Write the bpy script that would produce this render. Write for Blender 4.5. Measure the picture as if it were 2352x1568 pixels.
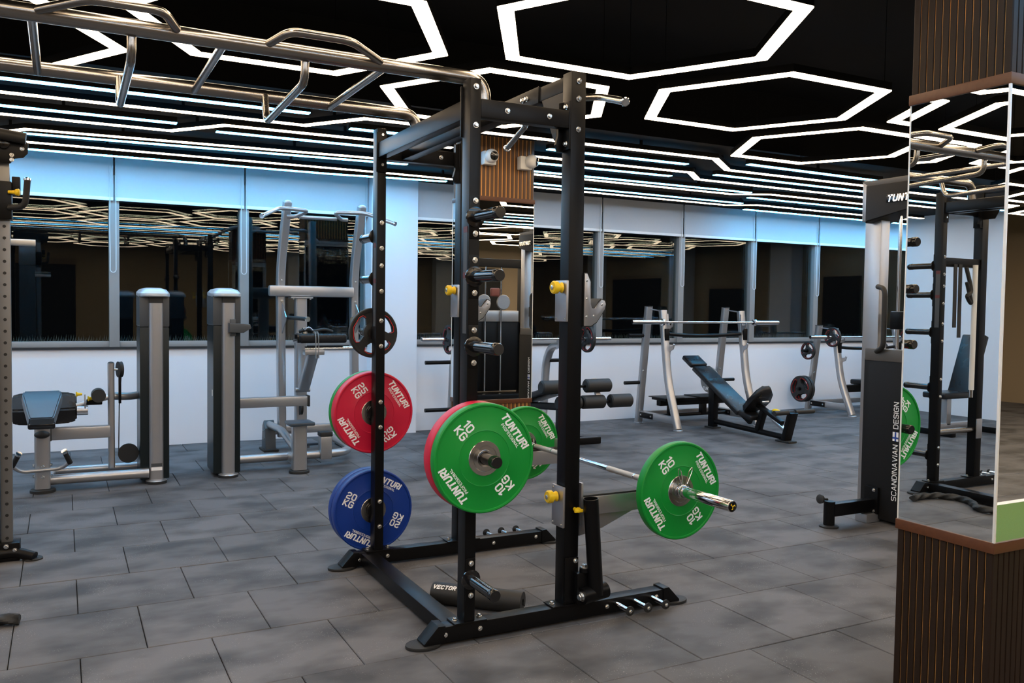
import bpy, bmesh, math, random
from mathutils import Vector, Matrix
random.seed(7)
R = math.radians
for o in list(bpy.data.objects): bpy.data.objects.remove(o)
sc = bpy.context.scene
COL = sc.collection

# ------------------------------------------------------------------ camera, world, exposure
YAW, PITCH, ROLL, FPX = 0.48173, -0.03997, 0.01406, 1976.26
_f = Vector((math.sin(YAW) * math.cos(PITCH), math.cos(YAW) * math.cos(PITCH), math.sin(PITCH)))
_r = Vector((math.cos(YAW), -math.sin(YAW), 0)); _u = _r.cross(_f)
_r2 = _r * math.cos(ROLL) + _u * math.sin(ROLL); _u2 = _u * math.cos(ROLL) - _r * math.sin(ROLL)
CAM = Vector((-1.48841, -3.24599, 1.41324))
cd = bpy.data.cameras.new('camera'); cam = bpy.data.objects.new('camera', cd); COL.objects.link(cam)
cd.sensor_fit = 'HORIZONTAL'; cd.sensor_width = 36.0; cd.lens = FPX / 2352 * 36.0; cd.clip_start = 0.05
M = Matrix.Identity(4)
for i in range(3):
    M[i][0], M[i][1], M[i][2], M[i][3] = _r2[i], _u2[i], -_f[i], CAM[i]
cam.matrix_world = M
sc.camera = cam
w = bpy.data.worlds.new('night'); sc.world = w; w.use_nodes = True
w.node_tree.nodes['Background'].inputs[0].default_value = (0.10, 0.13, 0.2, 1)
w.node_tree.nodes['Background'].inputs[1].default_value = 0.012
sc.view_settings.view_transform = 'Standard'; sc.view_settings.look = 'None'
sc.view_settings.exposure = 0.0; sc.view_settings.gamma = 1.0; sc.view_settings.use_curve_mapping = False
sc.cycles.use_denoising = True
sc.cycles.max_bounces = 9; sc.cycles.glossy_bounces = 6; sc.cycles.transparent_max_bounces = 16; sc.cycles.diffuse_bounces = 4
WARM_E, COOL_E, STRIP_E, WASH_E = 15.0, 24.0, 14.0, 62.0        # lamp radiance
HZ = 2.715                         # underside of the lamps

# ------------------------------------------------------------------ materials
def mat(name, col, rough=0.5, metal=0.0, spec=0.5, var=0.0, vscale=6.0, bump=0.0, bscale=200.0, rvar=0.0, coat=0.0):
    m = bpy.data.materials.new(name); m.use_nodes = True
    nt = m.node_tree; b = nt.nodes['Principled BSDF']
    b.inputs['Base Color'].default_value = (*col, 1); b.inputs['Roughness'].default_value = rough
    b.inputs['Metallic'].default_value = metal; b.inputs['Specular IOR Level'].default_value = spec
    b.inputs['Coat Weight'].default_value = coat
    tc = nt.nodes.new('ShaderNodeTexCoord')
    if var or rvar:
        n = nt.nodes.new('ShaderNodeTexNoise'); n.inputs['Scale'].default_value = vscale; n.inputs['Detail'].default_value = 4
        nt.links.new(tc.outputs['Object'], n.inputs['Vector'])
        if var:
            mx = nt.nodes.new('ShaderNodeMix'); mx.data_type = 'RGBA'
            mx.inputs['A'].default_value = (*[c * (1 - var) for c in col], 1); mx.inputs['B'].default_value = (*[min(1, c * (1 + var)) for c in col], 1)
            nt.links.new(n.outputs['Fac'], mx.inputs['Factor']); nt.links.new(mx.outputs['Result'], b.inputs['Base Color'])
        if rvar:
            mr = nt.nodes.new('ShaderNodeMapRange'); mr.inputs['From Min'].default_value = .3; mr.inputs['From Max'].default_value = .7
            mr.inputs['To Min'].default_value = max(0, rough - rvar); mr.inputs['To Max'].default_value = min(1, rough + rvar)
            nt.links.new(n.outputs['Fac'], mr.inputs['Value']); nt.links.new(mr.outputs['Result'], b.inputs['Roughness'])
    if bump:
        n2 = nt.nodes.new('ShaderNodeTexNoise'); n2.inputs['Scale'].default_value = bscale; n2.inputs['Detail'].default_value = 2
        nt.links.new(tc.outputs['Object'], n2.inputs['Vector'])
        bp = nt.nodes.new('ShaderNodeBump'); bp.inputs['Strength'].default_value = bump; bp.inputs['Distance'].default_value = 0.002
        nt.links.new(n2.outputs['Fac'], bp.inputs['Height']); nt.links.new(bp.outputs['Normal'], b.inputs['Normal'])
    return m

def emis(name, col, e):
    m = bpy.data.materials.new(name); m.use_nodes = True; nt = m.node_tree; nt.nodes.clear()
    o = nt.nodes.new('ShaderNodeOutputMaterial'); em = nt.nodes.new('ShaderNodeEmission')
    em.inputs[0].default_value = (*col, 1); em.inputs[1].default_value = e
    nt.links.new(em.outputs[0], o.inputs[0]); return m

def glass_mat(name, base=0.03):
    m = bpy.data.materials.new(name); m.use_nodes = True; nt = m.node_tree; nt.nodes.clear()
    o = nt.nodes.new('ShaderNodeOutputMaterial'); mix = nt.nodes.new('ShaderNodeMixShader')
    t = nt.nodes.new('ShaderNodeBsdfTransparent'); t.inputs[0].default_value = (.82, .86, .86, 1)
    g = nt.nodes.new('ShaderNodeBsdfGlossy'); g.inputs['Roughness'].default_value = 0.0; g.inputs['Color'].default_value = (.95, .97, 1, 1)
    lw = nt.nodes.new('ShaderNodeLayerWeight'); lw.inputs[0].default_value = .5
    pw = nt.nodes.new('ShaderNodeMath'); pw.operation = 'POWER'; pw.inputs[1].default_value = 5.0
    ma = nt.nodes.new('ShaderNodeMath'); ma.operation = 'MULTIPLY_ADD'; ma.inputs[1].default_value = 1 - base; ma.inputs[2].default_value = base
    nt.links.new(lw.outputs['Facing'], pw.inputs[0]); nt.links.new(pw.outputs[0], ma.inputs[0])
    nt.links.new(ma.outputs[0], mix.inputs[0]); nt.links.new(t.outputs[0], mix.inputs[1]); nt.links.new(g.outputs[0], mix.inputs[2])
    nt.links.new(mix.outputs[0], o.inputs[0]); return m

def tile_mat():
    m = mat('rubber_tile', (.12, .118, .116), .62, spec=.35)
    nt = m.node_tree; b = nt.nodes['Principled BSDF']
    geo = nt.nodes.new('ShaderNodeNewGeometry'); oi = nt.nodes.new('ShaderNodeObjectInfo')
    n1 = nt.nodes.new('ShaderNodeTexNoise'); n1.inputs['Scale'].default_value = 3.2; n1.inputs['Detail'].default_value = 3
    mp = nt.nodes.new('ShaderNodeMapping'); mp.inputs['Scale'].default_value = (.8, 1.25, 1)
    nt.links.new(geo.outputs['Position'], mp.inputs['Vector']); nt.links.new(mp.outputs['Vector'], n1.inputs['Vector'])
    cr = nt.nodes.new('ShaderNodeValToRGB'); cr.color_ramp.elements[0].position = .36; cr.color_ramp.elements[1].position = .58
    cr.color_ramp.elements[0].color = (.047, .046, .048, 1); cr.color_ramp.elements[1].color = (.115, .113, .117, 1)
    nt.links.new(n1.outputs['Fac'], cr.inputs['Fac'])
    mr = nt.nodes.new('ShaderNodeMapRange'); mr.inputs['To Min'].default_value = .86; mr.inputs['To Max'].default_value = 1.12
    nt.links.new(oi.outputs['Random'], mr.inputs['Value'])
    mul = nt.nodes.new('ShaderNodeVectorMath'); mul.operation = 'SCALE'
    nt.links.new(cr.outputs['Color'], mul.inputs[0]); nt.links.new(mr.outputs['Result'], mul.inputs['Scale'])
    # pale rubber flecks and chalk dust
    v = nt.nodes.new('ShaderNodeTexVoronoi'); v.inputs['Scale'].default_value = 95; nt.links.new(geo.outputs['Position'], v.inputs['Vector'])
    lt = nt.nodes.new('ShaderNodeMath'); lt.operation = 'LESS_THAN'; lt.inputs[1].default_value = .16; nt.links.new(v.outputs['Distance'], lt.inputs[0])
    n3 = nt.nodes.new('ShaderNodeTexNoise'); n3.inputs['Scale'].default_value = 5; nt.links.new(geo.outputs['Position'], n3.inputs['Vector'])
    gt = nt.nodes.new('ShaderNodeMapRange'); gt.inputs['From Min'].default_value = .48; gt.inputs['From Max'].default_value = .7
    gt.inputs['To Max'].default_value = .75; nt.links.new(n3.outputs['Fac'], gt.inputs['Value'])
    mm = nt.nodes.new('ShaderNodeMath'); mm.operation = 'MULTIPLY'; nt.links.new(lt.outputs[0], mm.inputs[0]); nt.links.new(gt.outputs['Result'], mm.inputs[1])
    mx = nt.nodes.new('ShaderNodeMix'); mx.data_type = 'RGBA'; mx.inputs['B'].default_value = (.4, .38, .35, 1)
    nt.links.new(mm.outputs[0], mx.inputs['Factor']); nt.links.new(mul.outputs[0], mx.inputs['A']); nt.links.new(mx.outputs['Result'], b.inputs['Base Color'])
    n4 = nt.nodes.new('ShaderNodeTexNoise'); n4.inputs['Scale'].default_value = 260; nt.links.new(geo.outputs['Position'], n4.inputs['Vector'])
    bp = nt.nodes.new('ShaderNodeBump'); bp.inputs['Strength'].default_value = .35; bp.inputs['Distance'].default_value = .002
    nt.links.new(n4.outputs['Fac'], bp.inputs['Height']); nt.links.new(bp.outputs['Normal'], b.inputs['Normal'])
    return m

def wood_mat(name, c1, c2, rough=.45, sc3=(40, 40, 1.5), spec=.35):
    m = mat(name, c1, rough, spec=spec); nt = m.node_tree; b = nt.nodes['Principled BSDF']
    tc = nt.nodes.new('ShaderNodeNewGeometry'); mp = nt.nodes.new('ShaderNodeMapping'); mp.inputs['Scale'].default_value = sc3
    n = nt.nodes.new('ShaderNodeTexNoise'); n.inputs['Scale'].default_value = 1; n.inputs['Detail'].default_value = 5
    nt.links.new(tc.outputs['Position'], mp.inputs[0]); nt.links.new(mp.outputs[0], n.inputs['Vector'])
    mx = nt.nodes.new('ShaderNodeMix'); mx.data_type = 'RGBA'; mx.inputs['A'].default_value = (*c1, 1); mx.inputs['B'].default_value = (*c2, 1)
    nt.links.new(n.outputs['Fac'], mx.inputs['Factor']); nt.links.new(mx.outputs['Result'], b.inputs['Base Color']); return m

BLK = mat('black_powder_coat', (.004, .004, .0045), .32, spec=.18, bump=.12, bscale=500)
BLKS = mat('black_gloss_plastic', (.008, .008, .009), .12, spec=.6)
BLKM = mat('black_matt_rubber', (.012, .012, .012), .6, bump=.2, bscale=300)
VINYL = mat('black_vinyl', (.010, .010, .0115), .3, spec=.32, bump=.15, bscale=350, rvar=.06)
VINB = mat('slate_vinyl', (.035, .05, .07), .36, bump=.15, bscale=350)
SIL = mat('silver_paint', (.42, .42, .43), .31, metal=.75, var=.03, vscale=20)
SILD = mat('grey_column_paint', (.2, .2, .2), .4, metal=.6, var=.04, vscale=20)
HUBM = mat('turned_steel', (.5, .5, .5), .22, metal=1.0, var=.04, vscale=30)
SILM = mat('satin_aluminium', (.46, .46, .48), .33, metal=.85, var=.03)
STEEL = mat('brushed_steel', (.34, .32, .30), .25, metal=1.0, var=.05, vscale=20)
CHR = mat('chrome', (.72, .73, .75), .1, metal=1, var=.02)
ZINC = mat('zinc_bolt', (.62, .63, .63), .24, metal=.95, rvar=.05)
KNURL = mat('knurled_steel', (.5, .46, .41), .42, metal=.9, bump=.6, bscale=900)
YEL = mat('yellow_plastic', (.85, .56, .01), .35, var=.05)
GRN = mat('bumper_green', (.002, .255, .03), .42, var=.06, spec=.4)
RED = mat('bumper_red', (.55, .008, .042), .42, var=.06, spec=.4)
BLU = mat('bumper_blue', (.004, .035, .24), .42, var=.06, spec=.4)
PRINT = mat('white_print', (.9, .9, .9), .5, var=.03)
REDM = mat('dull_red_mark', (.10, .02, .02), .5, var=.05)
REDL = mat('red_line_print', (.6, .01, .012), .45, var=.05)
PLG = mat('grey_disc_rubber', (.22, .21, .2), .5, var=.08)
PAINT = mat('wall_paint', (.76, .77, .81), .72, var=.03, vscale=1.5, bump=.1, bscale=120)
BEIGE = mat('beige_wall_paint', (.30, .225, .14), .75, var=.05, vscale=1.5)
CEIL = mat('black_ceiling_paint', (.003, .003, .0035), .85, spec=.15, var=.2, vscale=2)
BASEF = mat('floor_underlay', (.012, .011, .011), .9, var=.1)
TILE = tile_mat()
FRAME = mat('window_frame_grey', (.30, .295, .29), .45, metal=.2, var=.04)
SILL = mat('sill_stone_dark', (.02, .021, .023), .4, var=.2, vscale=40)
BLIND = mat('roller_blind_fabric', (.58, .60, .63), .8, var=.03, vscale=40, bump=.1, bscale=600)
WHTB = mat('white_enamel', (.93, .93, .93), .4, var=.01)
WHT = mat('white_plastic', (.78, .78, .76), .35, var=.02)
BEAD = mat('bead_chain_plastic', (.62, .64, .66), .4, var=.05)
GLASS = glass_mat('window_glass')
MIRR = mat('mirror_silver', (.86, .88, .87), .0, metal=1.0, var=.01, vscale=.5)
SLAT = wood_mat('shaded_wood_slat', (.010, .0055, .0035), (.028, .015, .0085), .55, spec=.2)  # slat wood with the near pillar's dimmer light put into its tone
SLATF = wood_mat('lit_wood_slat', (.075, .033, .012), (.12, .055, .02))  # same slat wood, coloured lighter for the strong strip light on the far pillar
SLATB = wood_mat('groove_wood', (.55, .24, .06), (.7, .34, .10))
TRIM = wood_mat('red_brown_wood_trim', (.075, .028, .013), (.125, .046, .02), .35, (3, 60, 60))
TURF = mat('artificial_turf', (.09, .18, .04), .85, var=.25, vscale=200, bump=.6, bscale=400)
GRAPH = mat('graphite_shroud', (.008, .013, .015), .36, var=.1, spec=.3)
GRAPH2 = mat('grey_shroud_plastic', (.055, .06, .066), .4, var=.05)
SHR = mat('charcoal_shroud', (.008, .008, .0085), .5, spec=.25, bump=.15, bscale=400)
GREYC = mat('silver_cap_plastic', (.42, .46, .50), .32, metal=.3, var=.03)
COOLW = emis('cool_wall_wash_diffuser', (.06, .49, .95), WASH_E)
WARMS = emis('warm_strip_diffuser', (1.0, .77, .53), STRIP_E)
WARM = emis('warm_diffuser', (1.0, .755, .50), WARM_E)
COOL = emis('cool_diffuser', (.10, .50, .95), COOL_E)
SPIKE = mat('steel_spikes', (.5, .5, .5), .4, metal=.6, var=.1)
FLAGB = mat('flag_blue', (.02, .06, .3), .5, var=.03)
TAN = mat('bronze_grey_panel', (.10, .095, .09), .42, metal=.3, var=.05)
PINKP = mat('dusty_red_vinyl', (.2, .06, .05), .5, var=.08)

# ------------------------------------------------------------------ mesh helpers (each returns a function that adds to a bmesh)
def _ring_faces(bm, A, B):
    n = len(A)
    for i in range(n): bm.faces.new((A[i], A[(i + 1) % n], B[(i + 1) % n], B[i]))
def B(x0, x1, y0, y1, z0, z1, bev=0.0, rot=None):
    def f(bm):
        c = Vector(((x0 + x1) / 2, (y0 + y1) / 2, (z0 + z1) / 2))
        m = Matrix.Translation(c) @ (rot.to_4x4() if rot else Matrix.Identity(4)) @ Matrix.Diagonal((abs(x1 - x0), abs(y1 - y0), abs(z1 - z0), 1))
        r = bmesh.ops.create_cube(bm, size=1, matrix=m)
        if bev:
            es = list({e for v in r['verts'] for e in v.link_edges})
            bmesh.ops.bevel(bm, geom=es, offset=bev, segments=2, affect='EDGES', profile=.6)
    return f
def _frame(d, up=Vector((0, 0, 1))):
    d = d.normalized()
    if abs(d.dot(up)) > .98: up = Vector((0, 1, 0))
    s = d.cross(up).normalized(); return s, s.cross(d).normalized()
def fillet(pts, rad, n=6):
    pts = [Vector(p) for p in pts]; out = [pts[0]]
    for i in range(1, len(pts) - 1):
        a, b, c = pts[i - 1], pts[i], pts[i + 1]
        u, v = (a - b), (c - b); L = min(rad, u.length * .49, v.length * .49)
        p, q = b + u.normalized() * L, b + v.normalized() * L
        for k in range(n + 1):
            t = k / n; out.append(p * (1 - t) ** 2 + b * 2 * t * (1 - t) + q * t * t)
    out.append(pts[-1]); return out
def T(pts, r, seg=14, rad=0.0, sec=None, up=(0, 0, 1), lobes=None, n=6):
    """a tube along a path; sec = list of 2-D offsets for a non-round section"""
    def f(bm):
        P = fillet(pts, rad, n) if rad else [Vector(p) for p in pts]
        prev = None; rings = []; ln = 0; u0 = Vector(up)
        s0 = None
        for i, p in enumerate(P):
            d = (P[min(i + 1, len(P) - 1)] - P[max(i - 1, 0)]).normalized()
            if i: ln += (P[i] - P[i - 1]).length
            if s0 is None: s, t = _frame(d, u0)
            else:
                s = (s0 - d * s0.dot(d)).normalized(); t = s.cross(d)
            s0 = s
            ring = []
            if sec:
                for a, b in sec: ring.append(bm.verts.new(p + s * a + t * b))
            else:
                rr = r[i] if isinstance(r, (list, tuple)) else r
                for k in range(seg):
                    an = 2 * math.pi * k / seg
                    q = rr * (1 + (lobes[1] * math.cos(lobes[0] * an + lobes[2] * ln) if lobes else 0))
                    ring.append(bm.verts.new(p + s * math.cos(an) * q + t * math.sin(an) * q))
            if rings: _ring_faces(bm, rings[-1], ring)
            rings.append(ring)
        bm.faces.new(rings[0][::-1]); bm.faces.new(rings[-1])
    return f
def rsec(a, b, c=.012, n=3):
    """rounded-rectangle section, half sizes a (side) and b (up)"""
    out = []
    for sx, sy, st in ((1, 1, 0), (-1, 1, 90), (-1, -1, 180), (1, -1, 270)):
        for k in range(n + 1):
            an = R(st + 90 * k / n); out.append((sx * (a - c) + c * math.cos(an), sy * (b - c) + c * math.sin(an)))
    return out
def Cy(p1, p2, r, r2=None, seg=20):
    return T([p1, p2], [r, r if r2 is None else r2], seg)
def L(prof, o, ax, seg=48, close=False):
    """lathe: prof = [(radius, height)] about axis ax through o"""
    def f(bm):
        d = Vector(ax).normalized(); s, t = _frame(d); O = Vector(o); rings = []
        for r, h in prof:
            rings.append([bm.verts.new(O + d * h + (s * math.cos(2 * math.pi * k / seg) + t * math.sin(2 * math.pi * k / seg)) * max(r, 1e-5)) for k in range(seg)])
        for a, b in zip(rings, rings[1:]): _ring_faces(bm, a, b)
        if close: _ring_faces(bm, rings[-1], rings[0])
        else:
            bm.faces.new(rings[0][::-1]); bm.faces.new(rings[-1])
    return f
def Pr(poly, plane, d0, d1, bev=0.0):
    """extruded polygon; plane 'xz' extrudes along y, 'yz' along x, 'xy' along z"""
    def f(bm):
        def pt(a, b, d): return {'xz': (a, d, b), 'yz': (d, a, b), 'xy': (a, b, d)}[plane]
        A = [bm.verts.new(pt(a, b, d0)) for a, b in poly]; C = [bm.verts.new(pt(a, b, d1)) for a, b in poly]
        n0 = len(bm.edges)
        _ring_faces(bm, A, C); fa = bm.faces.new(A[::-1]); fb = bm.faces.new(C)
        if bev:
            es = list(set(fa.edges) | set(fb.edges)); bmesh.ops.bevel(bm, geom=es, offset=bev, segments=2, affect='EDGES', profile=.6)
    return f
def Sph(c, rx, ry, rz, u=20, v=12):
    def f(bm): bmesh.ops.create_uvsphere(bm, u_segments=u, v_segments=v, radius=1, matrix=Matrix.Translation(c) @ Matrix.Diagonal((rx, ry, rz, 1)))
    return f
def Cushion(c, sx, sy, sz, rot=None, p=.35, bev=.02):
    """padded block with crowned top"""
    def f(bm):
        n = 8; m = Matrix.Translation(c) @ (rot.to_4x4() if rot else Matrix.Identity(4))
        r = bmesh.ops.create_cube(bm, size=1, matrix=Matrix.Diagonal((sx, sy, sz, 1)))
        es = list({e for v in r['verts'] for e in v.link_edges})
        r2 = bmesh.ops.bevel(bm, geom=es, offset=bev, segments=4, affect='EDGES', profile=.5)
        bmesh.ops.transform(bm, matrix=m, verts=bm.verts)
    return f
def mesh(name, ops, smooth=True, ang=32):
    bm = bmesh.new()
    for op in ops: op(bm)
    bmesh.ops.recalc_face_normals(bm, faces=bm.faces)
    me = bpy.data.meshes.new(name); bm.to_mesh(me); bm.free()
    if smooth:
        me.polygons.foreach_set('use_smooth', [True] * len(me.polygons)); me.set_sharp_from_angle(angle=R(ang))
    return me
def thing(name, label, cat, loc=(0, 0, 0), group=None):
    o = bpy.data.objects.new(name, None); COL.objects.link(o); o.location = loc; o.empty_display_size = .1
    o['label'] = label; o['category'] = cat
    if group: o['group'] = group
    o['_b'] = tuple(loc)
    return o
def root_of(o): return o
def part(parent, name, m, *ops, smooth=True, ang=32, me=None, label=None):
    """a part in world coordinates under its thing (or part)"""
    me = me or mesh(name, ops, smooth, ang)
    if m and not me.materials: me.materials.append(m)
    o = bpy.data.objects.new(name, me); COL.objects.link(o)
    if parent is not None:
        o.parent = parent
        if parent.type == 'EMPTY': o.matrix_parent_inverse = Matrix.Translation(-Vector(parent['_b']))
    if label: o['label'] = label
    return o
def put(parent, name, me, m4, m=None, label=None):
    o = part(parent, name, m, me=me, label=label); o.matrix_basis = m4; return o
def struct(name, m, *ops, smooth=False, label=None):
    o = part(None, name, m, *ops, smooth=smooth); o['kind'] = 'structure'
    if label: o['label'] = label
    return o
def single(name, m, label, cat, *ops, group=None, **k):
    o = part(None, name, m, *ops, **k); o['label'] = label; o['category'] = cat
    if group: o['group'] = group
    return o
def kids(o): return [c for c in bpy.data.objects if c.parent == o]
def dup(root, loc, label, scale=None, rotz=None):
    tree = {}
    for c in list(bpy.data.objects):
        if c.parent: tree.setdefault(c.parent.name, []).append(c)
    def cp(o, par):
        n = o.copy(); COL.objects.link(n)
        if par is not None: n.parent = par; n.matrix_parent_inverse = o.matrix_parent_inverse.copy()
        for ch in tree.get(o.name, []): cp(ch, n)
        return n
    r = cp(root, None); r.location = loc; r['label'] = label
    if scale: r.scale = scale
    if rotz is not None: r.rotation_euler = (0, 0, rotz)
    return r
_bolts = {}
def bolt(parent, p, ax, r=.011, h=.009, m=None, name='bolt'):
    """washer and hexagon head as one small mesh, shared"""
    k = (round(r, 4), round(h, 4))
    if k not in _bolts:
        me = mesh('bolt', [L([(r, 0), (r, h * .25), (r * .72, h * .28)], (0, 0, 0), (0, 0, 1), 12), L([(r * .74, h * .2), (r * .74, h * .85), (r * .6, h)], (0, 0, 0), (0, 0, 1), 6)])
        me.materials.append(m or ZINC); _bolts[k] = me
    q = Vector((0, 0, 1)).rotation_difference(Vector(ax)).to_matrix().to_4x4()
    return put(parent, name, _bolts[k], Matrix.Translation(p) @ q)
def band(pts, wd, closed):
    """mitred outlines of a band of width wd along a polyline"""
    P = [Vector(p) for p in pts]; n = len(P); l, r = [], []
    for i in range(n):
        if closed or 0 < i < n - 1:
            a = (P[i] - P[i - 1]).normalized(); b = (P[(i + 1) % n] - P[i]).normalized()
        else:
            a = b = ((P[1] - P[0]) if i == 0 else (P[-1] - P[-2])).normalized()
        na, nb = Vector((-a.y, a.x)), Vector((-b.y, b.x)); m = (na + nb).normalized(); k = wd / 2 / max(.3, m.dot(na))
        l.append(P[i] + m * k); r.append(P[i] - m * k)
    return l, r
def Band(pts, wd, z0, z1, closed=False):
    def f(bm):
        l, r = band(pts, wd, closed)
        V = [[bm.verts.new((q.x, q.y, z)) for q, z in ((a, z0), (b, z0), (b, z1), (a, z1))] for a, b in zip(l, r)]
        for i in range(len(V) if closed else len(V) - 1): _ring_faces(bm, V[i], V[(i + 1) % len(V)])
        if not closed: bm.faces.new(V[0][::-1]); bm.faces.new(V[-1])
    return f
# squared stroke lettering: each glyph is (advance, strokes) on a unit-high grid
_o = [(.0, .16), (.16, 0), (.54, 0), (.7, .16), (.7, .84), (.54, 1), (.16, 1), (0, .84), (0, .16)]
GLY = {'T': (.74, [[(0, 1), (.74, 1)], [(.37, 1), (.37, 0)]]), 'U': (.7, [[(0, 1), (0, .16), (.16, 0), (.54, 0), (.7, .16), (.7, 1)]]), 'N': (.7, [[(0, 0), (0, 1), (.06, 1), (.64, 0), (.7, 0), (.7, 1)]]),
       'R': (.7, [[(0, 0), (0, 1), (.54, 1), (.7, .86), (.7, .6), (.54, .45), (0, .45)], [(.38, .45), (.7, 0)]]), 'I': (.0, [[(0, 0), (0, 1)]]), 'P': (.66, [[(0, 0), (0, 1), (.52, 1), (.66, .86), (.66, .58), (.52, .44), (0, .44)]]),
       'O': (.7, [_o]), '0': (.66, [[(a * .94, b) for a, b in _o]]), 'F': (.6, [[(0, 0), (0, 1), (.62, 1)], [(0, .5), (.52, .5)]]), 'E': (.62, [[(.64, 0), (0, 0), (0, 1), (.64, 1)], [(0, .5), (.56, .5)]]),
       'S': (.66, [[(.66, .9), (.54, 1), (.14, 1), (0, .88), (0, .64), (.14, .52), (.52, .5), (.66, .38), (.66, .12), (.52, 0), (.12, 0), (0, .1)]]), 'A': (.74, [[(0, 0), (.34, 1), (.40, 1), (.74, 0)], [(.14, .3), (.6, .3)]]),
       'L': (.56, [[(0, 1), (0, 0), (.58, 0)]]), 'C': (.68, [[(.68, .86), (.54, 1), (.16, 1), (0, .84), (0, .16), (.16, 0), (.54, 0), (.68, .14)]]), 'D': (.7, [[(0, 0), (0, 1), (.5, 1), (.7, .8), (.7, .2), (.5, 0), (0, 0)]]),
       'V': (.74, [[(0, 1), (.34, 0), (.40, 0), (.74, 1)]]), 'G': (.7, [[(.7, .86), (.54, 1), (.16, 1), (0, .84), (0, .16), (.16, 0), (.54, 0), (.7, .14), (.7, .5), (.4, .5)]]), 'K': (.68, [[(0, 0), (0, 1)], [(.66, 1), (.12, .5), (.68, 0)]]),
       'X': (.72, [[(0, 0), (.72, 1)], [(0, 1), (.72, 0)]]), '1': (.3, [[(0, .78), (.24, 1), (.30, 1), (.30, 0)]]), '2': (.64, [[(0, .86), (.14, 1), (.5, 1), (.64, .86), (.64, .62), (.5, .5), (.1, .42), (0, .3), (0, 0), (.66, 0)]]),
       '5': (.64, [[(.62, 1), (0, 1), (0, .56), (.5, .56), (.64, .42), (.64, .14), (.5, 0), (.12, 0), (0, .12)]]), ' ': (.3, [])}
_txt = {}
def text_mesh(s, size, wt, shear, space, xs):
    k = (s, size, wt, shear, space, xs)
    if k in _txt: return _txt[k]
    x = 0.0; strokes = []
    for ch in s:
        adv, st = GLY[ch]
        for l in st: strokes.append([(x + a, b - .5) for a, b in l])
        x += adv + wt + space
    x -= wt + space
    def P2(q): return Vector(((q[0] - x / 2) * size * xs + q[1] * shear * size, q[1] * size))
    ops = []
    for l in strokes:
        P = [P2(q) for q in l]; closed = (P[0] - P[-1]).length < 1e-9
        if closed: P = P[:-1]
        else:
            P[0] = P[0] + (P[0] - P[1]).normalized() * size * wt * .42; P[-1] = P[-1] + (P[-1] - P[-2]).normalized() * size * wt * .42
        ops.append(Band(P, size * wt, 0.0, .0008, closed))
    me = mesh('lettering', ops, False); _txt[k] = me; return me
def text(parent, s, size, o, xdir, ydir, m=None, wt=.2, shear=0.0, space=.14, xs=1.0, name='lettering'):
    """size is the letter height, o the middle of the word"""
    x = Vector(xdir).normalized(); y = Vector(ydir).normalized(); z = x.cross(y)
    M4 = Matrix(((x[0], y[0], z[0], o[0]), (x[1], y[1], z[1], o[1]), (x[2], y[2], z[2], o[2]), (0, 0, 0, 1)))
    me = text_mesh(s, size, wt, shear, space, xs)
    if not me.materials: me.materials.append(m or PRINT)
    return put(parent, name, me, M4)

# ------------------------------------------------------------------ room shell
X0, X1, Y0, Y1, ZC, ZH = -7.0, 12.0, -8.6, 5.85, 2.80, 3.30     # ZC: lowered ceiling by the windows, ZH: main ceiling
floor = struct('floor', BASEF, B(X0 - .2, X1 + .2, Y0 - .2, Y1 + .35, -.12, -.02))
struct('ceiling', CEIL, B(X0 - .2, X1 + .2, Y0 - .2, Y1 + .35, ZH, ZH + .12))
struct('ceiling_lowered', CEIL, B(X0 + .001, X1 - .001, 2.43, Y1 + .13, ZC, ZH))
struct('wall_left', PAINT, B(X0 - .2, X0, Y0 - .2, Y1 + .3, -.02, ZH))
struct('wall_right', BEIGE, B(X1, X1 + .2, Y0 - .2, Y1 + .3, -.02, ZH))
struct('wall_back', BEIGE, B(X0, X1, Y0 - .2, Y0, -.02, ZH))
struct('wall_window', PAINT, B(X0, X1, Y1, Y1 + .25, -.02, .955))
struct('wall_header', PAINT, B(X0, X1, Y1 + .12, Y1 + .25, 2.62, ZC))
struct('wall_column', PAINT, B(1.47, 2.0, Y1 - .14, Y1 + .25, -.02, ZC))
struct('trim_1', SILL, B(X0, 1.47, Y1 - .02, Y1 + .25, .955, .975))
struct('trim_2', SILL, B(2.0, X1, Y1 - .02, Y1 + .25, .955, .975))

struct('wall_pilaster', PAINT, B(3.9, 4.6, Y0, Y0 + .3, -.02, ZH)); struct('wall_pilaster', PAINT, B(8.2, 8.9, Y0, Y0 + .3, -.02, ZH))
for ya, yb in ((-5.6, -5.1), (-1.9, -1.3), (1.5, 2.1)): struct('wall_pilaster', PAINT, B(X1 - .3, X1, ya, yb, -.02, ZH))
for ya, yb, zb, zt in ((-4.7, -2.6, .1, 2.2), (-.7, .5, .5, 1.9), (2.7, 3.6, .6, 2.1)): struct('dark_panel_4', SHR, B(X1 - .05, X1, ya, yb, zb, zt))  # dark panels added on the right wall for the window panes to reflect
struct('dark_panel_1', SHR, B(5.4, 7.6, Y0, Y0 + .05, 0, 2.3)); struct('dark_panel_2', SHR, B(-3.0, -1.2, Y0, Y0 + .05, 0, 2.3)); struct('dark_panel_3', SHR, B(9.4, 11.2, Y0, Y0 + .05, 0, 2.3))  # unseen dark panels on the back wall, added to darken the window reflections

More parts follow.
